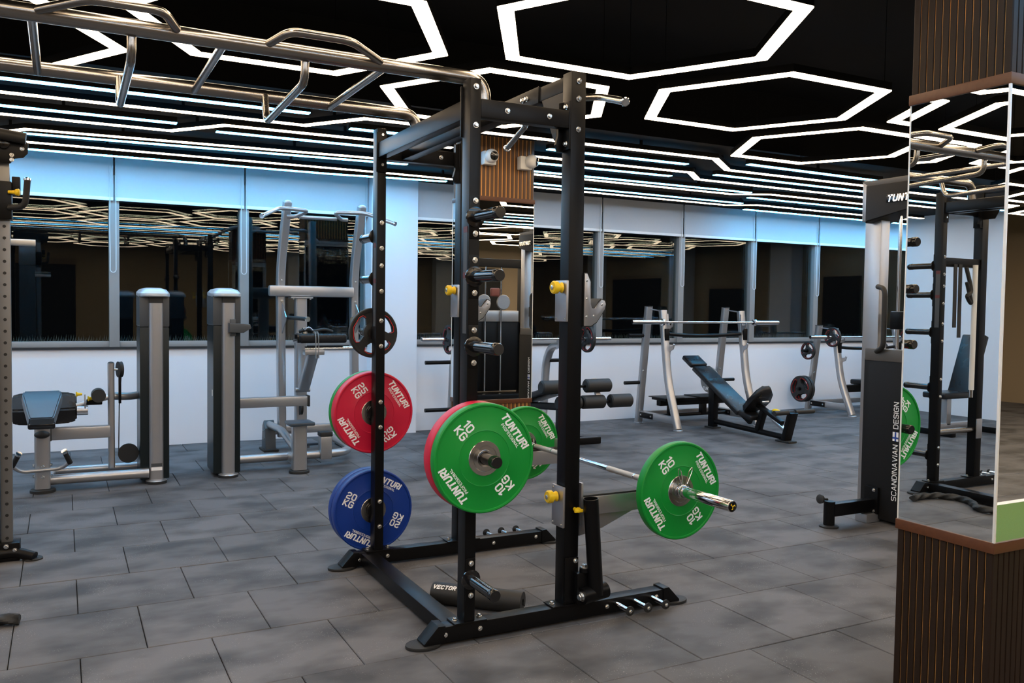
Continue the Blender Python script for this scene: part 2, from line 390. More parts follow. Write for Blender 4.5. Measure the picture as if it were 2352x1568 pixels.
# floor tiles: half-metre rubber pavers laid in running bond
TW, TL = .497, .543
def tile_mesh(w, l, g=.0035, c=.0025):
    def f(bm):
        a, b = w / 2 - g / 2, l / 2 - g / 2
        lo = [bm.verts.new((sx * a, sy * b, -.02)) for sx, sy in ((-1, -1), (1, -1), (1, 1), (-1, 1))]
        mi = [bm.verts.new((sx * a, sy * b, -c)) for sx, sy in ((-1, -1), (1, -1), (1, 1), (-1, 1))]
        hi = [bm.verts.new((sx * (a - c), sy * (b - c), 0)) for sx, sy in ((-1, -1), (1, -1), (1, 1), (-1, 1))]
        _ring_faces(bm, lo, mi); _ring_faces(bm, mi, hi); bm.faces.new(hi)
    return f
TURF_Y = (-3.62, -2.3)
tiles = []
k0 = math.floor((Y0 - .512) / TL); k1 = math.ceil((Y1 - .512) / TL)
for k in range(k0, k1 + 1):
    y = .512 + TL * (k + .5); off = -.69 if k % 2 == 0 else -.44
    ya, yb = max(y - TL / 2, Y0), min(y + TL / 2, Y1)
    if yb - ya < .03: continue
    i0 = math.floor((X0 - off) / TW)
    for i in range(i0, i0 + int((X1 - X0) / TW) + 2):
        x = off + TW * (i + .5); xa, xb = max(x - TW / 2, X0), min(x + TW / 2, X1)
        if xb - xa < .03: continue
        tiles.append(((xa + xb) / 2, (ya + yb) / 2, xb - xa, yb - ya))
def in_view(x, y, m=.03):
    d = Vector((x, y, 0)) - CAM; z = d.dot(_f)
    if z < .4: return False
    return abs(d.dot(_r2) / z) < 1176 / FPX + m and abs(d.dot(_u2) / z) < 784 / FPX + m
vis = sorted([t for t in tiles if any(in_view(t[0] + a * t[2] / 2, t[1] + b * t[3] / 2) for a in (-1, 0, 1) for b in (-1, 0, 1))], key=lambda t: (Vector((t[0], t[1], 0)) - CAM).length)
near = set(vis[:300]); std = mesh('floor_tile', [tile_mesh(TW, TL)], smooth=False); std.materials.append(TILE)
rest_bm = []
for t in tiles:
    if t in near:
        me = std if abs(t[2] - TW) < 1e-4 and abs(t[3] - TL) < 1e-4 else None
        if me is None: me = mesh('floor_tile', [tile_mesh(t[2], t[3])], smooth=False); me.materials.append(TILE)
        o = bpy.data.objects.new('floor_tile', me); COL.objects.link(o); o.parent = floor
        o.location = (t[0], t[1], random.uniform(-.0012, .0012))
    else:
        def f(bm, t=t):
            n = len(bm.verts); tile_mesh(t[2], t[3])(bm); bm.verts.ensure_lookup_table()
            bmesh.ops.translate(bm, verts=bm.verts[n:], vec=(t[0], t[1], 0))
        rest_bm.append(f)
o = part(floor, 'floor_tile_field', TILE, *rest_bm, smooth=False); o['kind'] = 'stuff'
single('turf_lane', TURF, 'green artificial turf lane reflected at the foot of both mirrors', 'turf', B(2.0, 11.6, TURF_Y[0], TURF_Y[1], .0, .012))
single('turf_line', PRINT, 'white painted line along the edge of the green turf lane', 'line', B(2.0, 11.6, TURF_Y[0] - .06, TURF_Y[0], .0, .013))

# windows, blinds
def window(n, xa, xb):
    o = struct('window_%d' % n, FRAME, B(xa, xb, Y1 + .03, Y1 + .11, .975, 1.03, .004), smooth=True)
    part(o, 'window_head', FRAME, B(xa, xb, Y1 + .03, Y1 + .11, 2.56, 2.62, .004))
    g1 = part(o, 'pane', GLASS, B(xa + .02, xb - .02, -.003, .003, 1.03, 2.56), smooth=False)
    g1.matrix_basis = Matrix.Translation((0, Y1 + .085, 1.03)) @ Matrix.Rotation(R(.28), 4, 'X') @ Matrix.Translation((0, 0, -1.03))
    part(o, 'pane', GLASS, B(xa + .02, xb - .02, Y1 + .055, Y1 + .061, 1.03, 2.56), smooth=False)
    part(o, 'mullion', FRAME, B(xa - .045, xa + .045, Y1 + .0, Y1 + .12, .975, 2.62, .004))
    return o
LB = [-4.63, -3.43, -2.23, -1.045, .165, 1.47]
RB = [2.0, 3.25, 4.505, 5.785, 7.04, 8.26, 9.49, 10.72, 11.95]
bays = [(LB[i], LB[i + 1]) for i in range(5)] + [(RB[i], RB[i + 1]) for i in range(8)]
names_b = {2: 'leftmost pale blue roller blind beside the tall holed column', 3: 'pale blue roller blind above the two weight stack towers', 4: 'pale blue roller blind behind the chin-up machine, left of the white column',
           5: 'pale roller blind right of the white column, behind the slatted pillar', 6: 'pale roller blind between the slatted pillar and the rack upright with barbell hook', 7: 'roller blind above the tall bench rack, left of its barbell centre',
           8: 'roller blind directly above the right end of the tall bench rack', 9: 'roller blind just right of the tall bench rack', 10: 'roller blind above the low bench rack with red lined discs', 11: 'rightmost roller blind, beside the cable tower'}
ztop = ZC - .005
for i, (a, b) in enumerate(bays):
    window(i + 1, a, b)
    ends = .008
    r = thing('roller_blind', names_b.get(i, 'roller blind on the window wall outside the picture'), 'blind', ((a + b) / 2, Y1 - .01, 2.4), 'roller blinds drawn down over the window tops')
    part(r, 'blind_fabric', BLIND, B(a + ends, b - ends, Y1 - .026, Y1 - .023, 2.405, ztop))
    part(r, 'bottom_bar', WHTB, B(a + ends, b - ends, Y1 - .034, Y1 - .014, 2.372, 2.405, .004))
    zc = 1.70 + random.uniform(-.05, .05)
    pts = [(b - .038, Y1 - .04, 2.70)] + [(b - .038 + .003 * math.sin(k), Y1 - .04, 2.7 - (2.7 - zc) * k / 8) for k in range(1, 8)] + [(b - .012 + 0 - .026 * math.cos(R(180 * k / 8)), Y1 - .04, zc - .03 * math.sin(R(180 * k / 8))) for k in range(9)] + [(b + .014, Y1 - .04, 2.7 - (2.7 - zc) * k / 8) for k in range(7, -1, -1)]
    part(r, 'bead_chain', BEAD, T(pts, .0045, 6))
struct('trim_3', FRAME, B(11.95, X1, Y1, Y1 + .12, .975, 2.62))
struct('trim_4', FRAME, B(X0, -4.63, Y1, Y1 + .25, .975, ZC))
def spikes(bm):
    for xs, xe in ((-4.6, 1.45), (2.05, 11.9)):
        x = xs
        while x < xe:
            for s in (-1, 1):
                y = Y1 + .20; h = random.uniform(.06, .095)
                v = [bm.verts.new((x + dx, y + dy, 1.0)) for dx, dy in ((-.0025, 0), (.0025, 0), (0, .004))]
                t = bm.verts.new((x + s * .012, y + .02 * s, 1.0 + h))
                for i in range(3): bm.faces.new((v[i], v[(i + 1) % 3], t))
            x += random.uniform(.017, .027)
sp = part(None, 'bird_spikes', SPIKE, spikes, smooth=False); sp['kind'] = 'stuff'; sp['label'] = 'thin steel bird spikes on the ledge outside the windows'; sp['category'] = 'bird spikes'

# ------------------------------------------------------------------ lamps
S = .745
hexpts = [Vector((S * math.cos(R(60 * k)), S * math.sin(R(60 * k)))) for k in range(6)]
hx_d = mesh('diffuser', [Band(hexpts, .072, HZ, HZ + .006, True)], False); hx_d.materials.append(WARM)
hx_h = mesh('housing', [Band(hexpts, .074, HZ + .006, HZ + .05, True)], False); hx_h.materials.append(BLK)
hx_w = mesh('suspension_wire', [Cy((0, 0, HZ + .05), (0, 0, ZH), .002, seg=6)]); hx_w.materials.append(BLK)
hex_named = {(0, 0): 'large hexagonal lamp above the rack, its near half cut by the top edge', (1, 0): 'whole hexagonal lamp in front of the right pillar, largest one seen complete', (0, 1): 'hexagonal lamp partly hidden behind the top of the power rack',
             (-1, 1): 'hexagonal lamp above the monkey bars, cut by the top edge', (2, 0): 'smaller flattened hexagonal lamp just above the cool strips at right', (2, -1): 'hexagonal lamp whose left corner peeks out left of the mirrored pillar',
             (-2, 2): 'hexagonal lamp behind the left end of the monkey bars, only its corner seen', (3, -1): 'hexagonal lamp hidden behind the right mirrored pillar'}
a1, a2, h0 = Vector((1.472, .785)), Vector((0, 1.56)), Vector((.985, .165))
for i in range(-5, 8):
    for j in range(-9, 6):
        c = h0 + a1 * i + a2 * j
        if not (X0 + 1 < c.x < X1 - 1 and Y0 + 1 < c.y < 2.1): continue
        if -3.7 < c.y < -1.05 or (i, j) == (1, -1): continue
        if (i, j) in hex_named: lab = hex_named[(i, j)]
        else: lab = 'hexagonal warm white ceiling lamp seen only in the mirrors and window panes'
        t = thing('hexagon_lamp', lab, 'ceiling lamp', (c.x, c.y, 0), 'hexagonal ceiling lamps')
        for nm, me in (('diffuser', hx_d), ('housing', hx_h)):
            o = bpy.data.objects.new(nm, me); COL.objects.link(o); o.parent = t
        for k in (1, 3, 5):
            o = bpy.data.objects.new('suspension_wire', hx_w); COL.objects.link(o); o.parent = t; o.location = (hexpts[k].x, hexpts[k].y, 0)
def strip(label, pts, m, wd=.06):
    t = thing('strip_lamp', label, 'strip lamp', (pts[0][0], pts[0][1], 0), 'linear ceiling strip lamps by the windows')
    P = [Vector(p) for p in pts]
    part(t, 'diffuser', m, Band(P, wd, HZ, HZ + .006), smooth=False)
    part(t, 'housing', BLK, Band(P, wd * 1.02, HZ + .006, HZ + .045), smooth=False)
    for a, b in zip(P, P[1:]):
        n = max(1, round((b - a).length / 1.5))
        for k in range(n):
            q = a + (b - a) * ((k + .5) / n); part(t, 'ceiling_clip', BLK, B(q.x - .01, q.x + .01, q.y - .01, q.y + .01, HZ + .045, ZC))
XL, XR = -6.6, 11.7
strip('zigzag warm strip lamp nearest the hexagons, running the whole window side', [(XL, 3.11), (.09, 3.09), (.40, 2.64), (3.53, 2.60), (4.02, 3.0), (XR, 3.1)], WARMS)
strip('second zigzag warm strip lamp from the hexagons, left of the slatted pillar', [(XL, 3.86), (-.75, 3.83), (-.42, 3.40), (1.37, 3.34)], WARMS)
strip('second zigzag warm strip lamp from the hexagons, right of the slatted pillar', [(2.07, 3.33), (3.83, 3.30), (4.16, 3.6), (XR, 3.78)], WARMS)
strip('third warm strip lamp counted from the hexagons', [(XL, 4.75), (-1.95, 4.66), (-1.72, 4.36), (.95, 4.17), (5.21, 4.26), (5.58, 4.05), (XR, 4.2)], WARMS)
strip('warm strip lamp closest to the window blinds', [(XL, 5.05), (1.2, 4.92), (5.82, 5.08), (6.14, 4.86), (XR, 5.02)], WARMS)
strip('cool blue strip lamp at upper left crossing just below the monkey bars', [(XL, 2.76), (.02, 2.68)], COOL)
strip('short cool strip lamp at far left, second blue one from the hexagons', [(XL, 3.58), (-.74, 3.52)], COOL)
strip('short cool strip lamp between the rear rack post and the slatted pillar', [(.41, 3.03), (1.37, 3.0)], COOL)
strip('cool strip lamp nearest the hexagons just right of the slatted pillar', [(2.07, 2.97), (3.5, 2.95)], COOL)
strip('cool strip lamp starting left of the rear rack post, between two warm ones', [(-.44, 3.68), (3.81, 3.58)], COOL)
strip('cool strip lamp at right starting beside the zigzag, nearest the hexagons', [(3.96, 2.66), (5.75, 2.72)], COOL)
strip('cool strip lamp at right between the two zigzag warm ones', [(4.11, 3.28), (XR, 3.45)], COOL)
strip('long cool strip lamp at left, second blue one from the blinds', [(-1.75, 4.56), (1.35, 4.33)], COOL)
strip('cool strip lamp right of the slatted pillar, ending above the tall bench rack', [(2.35, 4.04), (5.29, 4.06)], COOL)
strip('cool strip lamp running to the cable tower, third blue one there', [(5.56, 4.38), (XR, 4.55)], COOL)
strip('cool strip lamp at left directly along the blinds, ending at the white column', [(XL, 5.46), (.9, 5.29), (2.09, 5.14)], COOLW)
strip('cool strip lamp right of the slatted pillar, close to the blinds', [(2.6, 4.74), (5.88, 4.84)], COOL)
strip('cool strip lamp along the blinds at far right', [(6.35, 5.30), (XR, 5.44)], COOLW)

for y, m_, lb in ((-1.35, WARMS, 'warm strip lamp overhead between camera and rack, first from the rack'), (-1.70, COOL, 'cool strip lamp overhead between camera and rack, nearer the rack'), (-2.1, WARMS, 'warm strip lamp overhead between camera and rack, second from the rack'),
                  (-2.55, COOL, 'cool strip lamp overhead between camera and rack, nearer the camera'), (-2.9, WARMS, 'warm strip lamp overhead between camera and rack, third from the rack')):
    P = [Vector((XL, y)), Vector((XR, y))]; t = thing('strip_lamp', lb, 'strip lamp', (XL, y, 0), 'linear ceiling strip lamps overhead')
    part(t, 'diffuser', m_, Band(P, .06, HZ, HZ + .006), smooth=False); part(t, 'housing', BLK, Band(P, .062, HZ + .006, HZ + .045), smooth=False)
    for k in range(7): part(t, 'suspension_wire', BLK, Cy((XL + .5 + 2.8 * k, y, HZ + .045), (XL + .5 + 2.8 * k, y, ZH), .002, seg=6))

# ------------------------------------------------------------------ slatted mirror pillars
def pillar(name, label, xa, xb, ya, yb, zl, zu, pitch, corner, ztop, SLAT=SLAT, sw=.435):
    t = thing(name, label, 'pillar', ((xa + xb) / 2, (ya + yb) / 2, 0), 'mirrored slatted pillars')
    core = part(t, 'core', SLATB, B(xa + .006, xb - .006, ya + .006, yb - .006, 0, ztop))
    tl = .037
    for z0, z1 in ((zl - tl, zl), (zu, zu + tl)):
        part(t, 'wood_trim', TRIM, B(xa - .006, xb + .006, ya - .006, yb + .006, z0, z1, .003))
    th = .006
    for nm, ops in (('mirror_panel', B(xa, xa + th, ya, yb, zl, zu)), ('mirror_panel', B(xb - th, xb, ya, yb, zl, zu)), ('mirror_panel', B(xa + th, xb - th, ya, ya + th, zl, zu)), ('mirror_panel', B(xa + th, xb - th, yb - th, yb, zl, zu))):
        part(t, nm, MIRR, ops, smooth=False)
    for x, y in ((xa, ya), (xb, ya), (xa, yb), (xb, yb)):
        c2 = corner / 2 if (x, y) == (xa, ya) else .002
        part(t, 'corner_strip', WHT, B(x - c2, x + c2, y - c2, y + c2, zl, zu, .0005))
    for z0, z1 in ((0.0, zl - tl), (zu + tl, ztop)):
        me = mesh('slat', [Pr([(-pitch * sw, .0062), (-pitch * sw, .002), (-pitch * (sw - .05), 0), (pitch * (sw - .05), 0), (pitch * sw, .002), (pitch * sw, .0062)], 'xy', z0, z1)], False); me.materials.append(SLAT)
        nx = max(2, round((xb - xa - .012) / pitch)); ny = max(2, round((yb - ya - .012) / pitch))
        for k in range(nx):
            x = xa + (k + .5) * (xb - xa) / nx
            put(t, 'slat', me, Matrix.Translation((x, ya, 0)))
            put(t, 'slat', me, Matrix.Translation((x, yb, 0)) @ Matrix.Rotation(math.pi, 4, 'Z'))
        for k in range(ny):
            y = ya + (k + .5) * (yb - ya) / ny
            put(t, 'slat', me, Matrix.Translation((xa, y, 0)) @ Matrix.Rotation(-math.pi / 2, 4, 'Z'))
            put(t, 'slat', me, Matrix.Translation((xb, y, 0)) @ Matrix.Rotation(math.pi / 2, 4, 'Z'))
    return t
pillar('mirror_pillar', 'large dark slatted pillar with tall mirrors at the right edge', 1.24, 1.84, -1.49, -1.12, .655, 2.16, .0275, .008, ZH)
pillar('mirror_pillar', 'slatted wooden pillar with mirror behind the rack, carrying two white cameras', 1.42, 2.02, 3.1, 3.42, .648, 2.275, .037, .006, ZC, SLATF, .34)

def camera_dome(label, x, z, look):
    t = thing('security_camera', label, 'camera', (x, 3.1, z), 'white security cameras')
    part(t, 'mount_box', WHT, B(x - .055, x + .055, 3.03, 3.1, z - .055, z + .055, .012))
    c = Vector((x + look * .035, 3.01, z + .012))
    part(t, 'ball', WHT, Sph(c, .056, .056, .056))
    d = Vector((look, -1.0, -.12)).normalized()
    part(t, 'lens', BLKS, L([(.001, .058), (.034, .050), (.036, .044), (.03, .04)], c, d, 24))
camera_dome('white turret security camera at left, dark lens facing the room', 1.575, 2.612, .02)
camera_dome('white turret security camera at right, turned away to the side', 1.905, 2.60, 1.1)

# ------------------------------------------------------------------ power rack
rack = thing('power_rack', 'black steel power rack with bolted uprights in the centre', 'power rack', (.5, .62, 0))
LY = 1.172
for yb in (0.0, LY):
    s = 1 if yb == 0 else -1
    out = -1 if yb == 0 else 1                      # outward along y
    yo = yb if yb == 0 else yb + .075               # outer face
    a = part(rack, 'upright', BLK, B(0, .05, yb, yb + .075, .086, 2.353, .004), label='slimmer rear upright carrying the disc pegs')
    b = part(rack, 'upright', BLK, B(.4845, .5595, yb, yb + .075, .086, 2.445, .004), label='stout front upright carrying the barbell hooks')
    part(rack, 'base_beam', BLK, B(-.105, 1.06, yb, yb + .07, .012, .08, .005))
    for xa, xb in ((-.045, .105), (.43, .63)):
        pl = part(rack, 'base_plate', BLK, B(xa, xb, yb - .006, yb + .082, .08, .087, .002))
        for x in (xa + .018, xb - .018): bolt(pl, (x, yb + .037, .087), (0, 0, 1), .012, .012)
    for x, z in ((-.085, .047), (.075, .05), (.72, .047), (1.0, .052)):
        bolt(rack, (x, yb, z), (0, -1, 0)) if yb == 0 or x > .5 else bolt(rack, (x, yb, z), (0, -1, 0))
    for xe, dx in ((-.105, -1), (1.06, 1)):
        # sloping end bracket and oval floor pad
        part(rack, 'end_bracket', BLK, Pr([(xe - dx * .02, .086), (xe + dx * .012, .088), (xe + dx * .075, .022), (xe + dx * .075, .012), (xe - dx * .02, .012)], 'xz', yb - .004, yb + .079, .003))
        cx = xe + dx * .062
        poly = [(cx + .078 * math.cos(R(q)), yb + .037 + .058 * math.sin(R(q))) for q in range(0, 360, 15)]
        fp = part(rack, 'foot_pad', BLKM, Pr(poly, 'xy', 0, .014, .004))
    # band pegs on the front half of the base beam
    for x in (.765, .865, .965):
        pg = part(rack, 'band_peg', CHR, Cy((x, yo, .056), (x, yo + out * .115, .056), .011))
        part(pg, 'peg_collar', BLKM, L([(.013, 0), (.022, .002), (.022, .008), (.013, .01)], (x, yo + out * .112, .056), (0, out, 0), 20))
        bolt(pg, (x, yo + out * .122, .056), (0, out, 0), .009, .006)
    # top side beam between the uprights
    y0, y1 = (0.0, .05) if yb == 0 else (LY + .025, LY + .075)
    tb = part(rack, 'top_beam', BLK, B(.05, .4845, y0, y1, 2.195, 2.272, .004))
    for x in (.172, .375): bolt(tb, (x, y0, 2.235), (0, -1, 0), .012, .012)
    for z0, z1 in ((2.13, 2.30),):
        br = part(rack, 'joint_bracket', BLK, Pr([(.4845, 2.10), (.452, 2.10), (.44, 2.13), (.452, 2.17), (.452, 2.31), (.4845, 2.32)], 'xz', yb + (.052 if yb == 0 else .0), yb + (.07 if yb == 0 else .022), .001))
    sp = part(rack, 'joint_plate', BLK, B(.474, .4845, yb - .002, yb + .077, 2.105, 2.315, .002))
    bolt(sp, (.474, yb + .02, 2.29), (-1, 0, 0), .012, .014); bolt(sp, (.474, yb + .02, 2.13), (-1, 0, 0), .012, .014)
    for z in (2.405, 2.328, 2.195): bolt(b, (.522, yb, z), (0, -1, 0), .0125, .012)
    for z in (2.318, 2.16): bolt(a, (.026, yb, z), (0, -1, 0), .0125, .012)
    # disc pegs with their mounting plates
    for z in (1.782, 1.537, 1.247, .80, .268) if yb == 0 else (1.785, 1.556, 1.262, .825, .285):
        pl = part(a, 'peg_plate', BLK, B(.003, .047, yo, yo + out * .005, z - .09, z + .09, .002))
        for dz in (-.068, .068):
            bolt(pl, (.027, yb - (.005 if yb == 0 else 0), z + dz), (0, -1, 0), .0125, .011)
        part(a, 'peg_flange', BLKS, L([(.03, 0), (.042, .002), (.042, .009), (.026, .012)], (.025, yo + out * .004, z), (0, out, 0), 28))
        part(a, 'disc_peg', BLKS, L([(.0235, 0), (.0235, .192), (.025, .193), (.025, .222), (.022, .228)], (.025, yo + out * .014, z), (0, out, 0), 28))
# hole-number strips on the inner faces
for yb in (0.0, LY):
    part(rack, 'number_strip', GRAPH2, B(-.0012, 0, yb + .012, yb + .05, 1.30, 1.74))
    for z in (1.72, 1.53): part(rack, 'number_mark', REDM, B(-.0016, -.0004, yb + .012, yb + .05, z, z + .025))
part(rack, 'cross_beam', BLK, B(-.074, .012, .07, LY, .012, .079, .005), label='floor cross beam joining both sides')
part(rack, 'cross_beam', BLK, B(0, .05, .075, LY, 2.195, 2.275, .004))
for yb in (.075, LY - .008): part(rack, 'joint_plate', BLK, B(-.008, .05, yb, yb + .008, 2.12, 2.33, .002))
part(rack, 'pull_up_beam', BLK, B(.493, .548, .075, LY, 2.372, 2.438, .004))
part(rack, 'pull_up_beam', BLK, B(.485, .556, .30, .95, 2.366, 2.443, .004))
for ya, yb2, s in ((.075, .30, 1), (LY, LY - .225, -1)):
    part(rack, 'gusset_plate', BLK, Pr([(ya, 2.372), (yb2 - s * .02, 2.372), (ya + s * .09, 2.17), (ya, 2.17)], 'yz', .494, .502))
    bolt(rack, (.485, ya + s * .33, 2.405), (-1, 0, 0), .012, .016); bolt(rack, (.485, ya + s * .37, 2.405), (-1, 0, 0), .012, .016)
    y = .36 if s == 1 else .89; e = -.04 if s == 1 else 1.22
    h = part(rack, 'pull_up_handle', STEEL, T([(.54, y, 2.40), (.70, y, 2.425), (.80, y - s * .10, 2.425), (.80 if s == -1 else .735, e, 2.335)], .0165, 16, .05))
    part(h, 'end_cap', CHR, L([(.017, 0), (.021, .002), (.021, .012), (.017, .015)], (.80 if s == -1 else .735, e, 2.335), (-.1 if s == 1 else .05, -s, -.38), 20))
part(rack, 'bridge_crossbar', BLK, B(.145, .205, .05, LY + .025, 2.20, 2.255, .004))

# barbell hooks (silver) and safety arms
def hook(label, yb):
    t = thing('barbell_hook', label, 'barbell hook', (.52, yb + .037, 1.35), 'silver barbell hooks on the rack')
    part(t, 'sleeve_plate', SILM, B(.468, .480, yb - .012, yb + .087, 1.352, 1.534, .004))
    kx = .466
    part(t, 'knob', YEL, L([(.012, 0), (.024, .004), (.018, .012), (.018, .022), (.028, .027), (.029, .044), (.024, .05), (.001, .05)], (kx, yb + .022, 1.502), (-1, 0, 0), 24))
    part(t, 'knob_pin', ZINC, L([(.011, 0), (.011, .003), (.009, .004)], (kx - .05, yb + .022, 1.502), (-1, 0, 0), 16))
    for y, z in ((yb + .0, 1.365), (yb + .075, 1.365), (yb + .075, 1.52)): bolt(t, (.468, y, z), (-1, 0, 0), .0045, .003)
    prof = [(.563, 1.566), (.576, 1.566), (.594, 1.53), (.594, 1.432), (.602, 1.412), (.621, 1.41), (.643, 1.44), (.655, 1.452), (.671, 1.447), (.677, 1.432), (.672, 1.41), (.630, 1.352), (.600, 1.334), (.563, 1.334)]
    for y in (yb - .010, yb + .079):
        pl = part(t, 'hook_plate', SILM, Pr(prof, 'xz', y, y + .006, .0015))
        if y < yb:
            for x, z in ((.574, 1.535), (.575, 1.455), (.575, 1.375), (.612, 1.378), (.656, 1.430)): bolt(pl, (x, y, z), (0, -1, 0), .006, .004)
    sh = []
    for k in range(len(prof)):
        a, b_, c_ = (Vector(prof[k - 1]), Vector(prof[k]), Vector(prof[(k + 1) % len(prof)]))
        e1, e2 = (b_ - a).normalized(), (c_ - b_).normalized(); n_ = (Vector((-e1.y, e1.x)) + Vector((-e2.y, e2.x))).normalized()
        q = b_ + n_ * .0055; sh.append((max(q.x, .5625), q.y))
    part(t, 'hook_liner', BLKM, Pr(sh, 'xz', yb - .004, yb + .079))
hook('silver barbell hook on the front upright near the camera', 0.0)
hook('silver barbell hook on the front upright at the far side of the rack', LY)
def safety(label, yb):
    t = thing('safety_arm', label, 'safety arm', (.8, yb + .037, .45), 'silver safety arms on the rack')
    part(t, 'sleeve_plate', SILM, B(.468, .480, yb - .012, yb + .087, .437, .620, .004))
    part(t, 'knob', YEL, L([(.012, 0), (.024, .004), (.018, .012), (.018, .022), (.028, .027), (.029, .044), (.024, .05), (.001, .05)], (.466, yb + .04, .572), (-1, 0, 0), 24))
    part(t, 'knob_pin', ZINC, L([(.011, 0), (.011, .003), (.009, .004)], (.416, yb + .04, .572), (-1, 0, 0), 16))
    for y, z in ((yb, .45), (yb + .075, .45), (yb + .075, .608)): bolt(t, (.468, y, z), (-1, 0, 0), .0045, .003)
    part(t, 'front_plate', SILM, B(.563, .575, yb - .012, yb + .087, .44, .632, .004))
    part(t, 'arm_beam', SILM, B(.575, 1.16, yb + .004, yb + .071, .478, .562, .004))
    part(t, 'arm_liner', BLKM, B(.575, 1.16, yb + .008, yb + .067, .562, .570, .002))
    part(t, 'arm_gusset', SILM, Pr([(.575, .48), (.88, .48), (.70, .41), (.575, .385)], 'xz', yb + .02, yb + .055))
    part(t, 'arm_stop', SILM, B(1.16, 1.172, yb + .0, yb + .075, .478, .62, .003))
safety('silver safety arm holding the barbell beside the near green disc', 0.0)
safety('silver safety arm holding the barbell at the far side of the rack', LY)

# landmine sleeve hinged at the foot of the near front upright
t = thing('landmine_sleeve', 'black swivelling landmine sleeve folded up against the front upright', 'landmine', (.6, -.03, .1))
part(t, 'sleeve_tube', BLK, L([(.034, 0), (.034, .435), (.031, .436), (.031, .40), (.001, .4)], (.618, -.062, .137), (-.085, .0, 1), 28))
part(t, 'pivot_barrel', BLK, Cy((.545, -.062, .137), (.675, -.052, .148), .036, seg=28))
bolt(t, (.545, -.062, .137), (-1, -.15, -.1), .022, .02)
part(t, 'swivel_bracket', BLK, Pr([(.53, .10), (.60, .10), (.61, .17), (.60, .235), (.53, .235)], 'xz', -.045, -.008, .002))
part(t, 'swivel_pin', BLK, Cy((.575, -.032, .236), (.575, -.032, .255), .024)); bolt(t, (.575, -.032, .255), (0, 0, 1), .02, .014)
part(t, 'mount_plate', BLK, B(.488, .556, -.008, -.001, .10, .30, .002)); bolt(t, (.54, -.008, .285), (0, -1, 0), .012, .012)
p = part(t, 'locking_pin', YEL, L([(.008, 0), (.008, .02), (.012, .022), (.012, .032), (.001, .034)], (.532, -.004, .517), (.2, -1, 0), 16)); part(p, 'pin_grip', YEL, B(.512, .556, -.045, -.032, .508, .522, .005))

# ------------------------------------------------------------------ weight discs
_pl = {}
def bumper(label, kg, m, x, y0, z, th, rot, nm='bumper_plate', group='coloured bumper discs on the rack and barbell', back=True):
    """disc with its near face at y0, body reaching to y0+th"""
    t = thing(nm, label, 'weight plate', (x, y0, z - .225), group)
    rr = .225
    prof = [(.052, .004), (.072, .004), (.075, .005), (.112, .005), (.114, .0035), (.117, .005), (.2105, .005), (.2125, .001), (.219, 0), (.2235, .003), (rr, .008)]
    full = prof + [(r, th - h) for r, h in reversed(prof)]
    part(t, 'disc_body', m, L(full, (x, y0, z), (0, 1, 0), 72, close=True))
    hub = [(.0265, 0), (.034, -.001), (.035, .002), (.050, .002), (.051, .0035), (.053, .0035), (.054, .0015), (.070, .0015), (.072, .004)]
    part(t, 'steel_hub', HUBM, L(hub + [(r, th - h) for r, h in reversed(hub)], (x, y0, z), (0, 1, 0), 48, close=True))
    for face in ((-1, 1) if back else (-1,)):
        yf = y0 + .0048 if face < 0 else y0 + th - .0048
        xd0 = Vector((1, 0, 0)) if face < 0 else Vector((-1, 0, 0))
        for a0 in (0, 180):
            for kind in ('name', 'kg'):
                phi = R(rot + a0)
                X = xd0 * math.cos(phi) + Vector((0, 0, -1)) * math.sin(phi); Z = xd0 * math.sin(phi) + Vector((0, 0, 1)) * math.cos(phi)
                c = Vector((x, yf, z))
                if kind == 'name':
                    text(t, 'TUNTURI', .0275, c + Z * .172, X, Z, wt=.27, shear=.2, space=.13, xs=.92)
                    text(t, 'PROFESSIONAL', .0118, c + Z * .143, X, Z, wt=.16, space=.28, xs=.86)
                else:
                    text(t, kg, .031, c - X * .150 + Z * .0215, X, Z, wt=.22, space=.16)
                    text(t, 'KG', .031, c - X * .150 - Z * .0205, X, Z, wt=.22, space=.16)
    return t
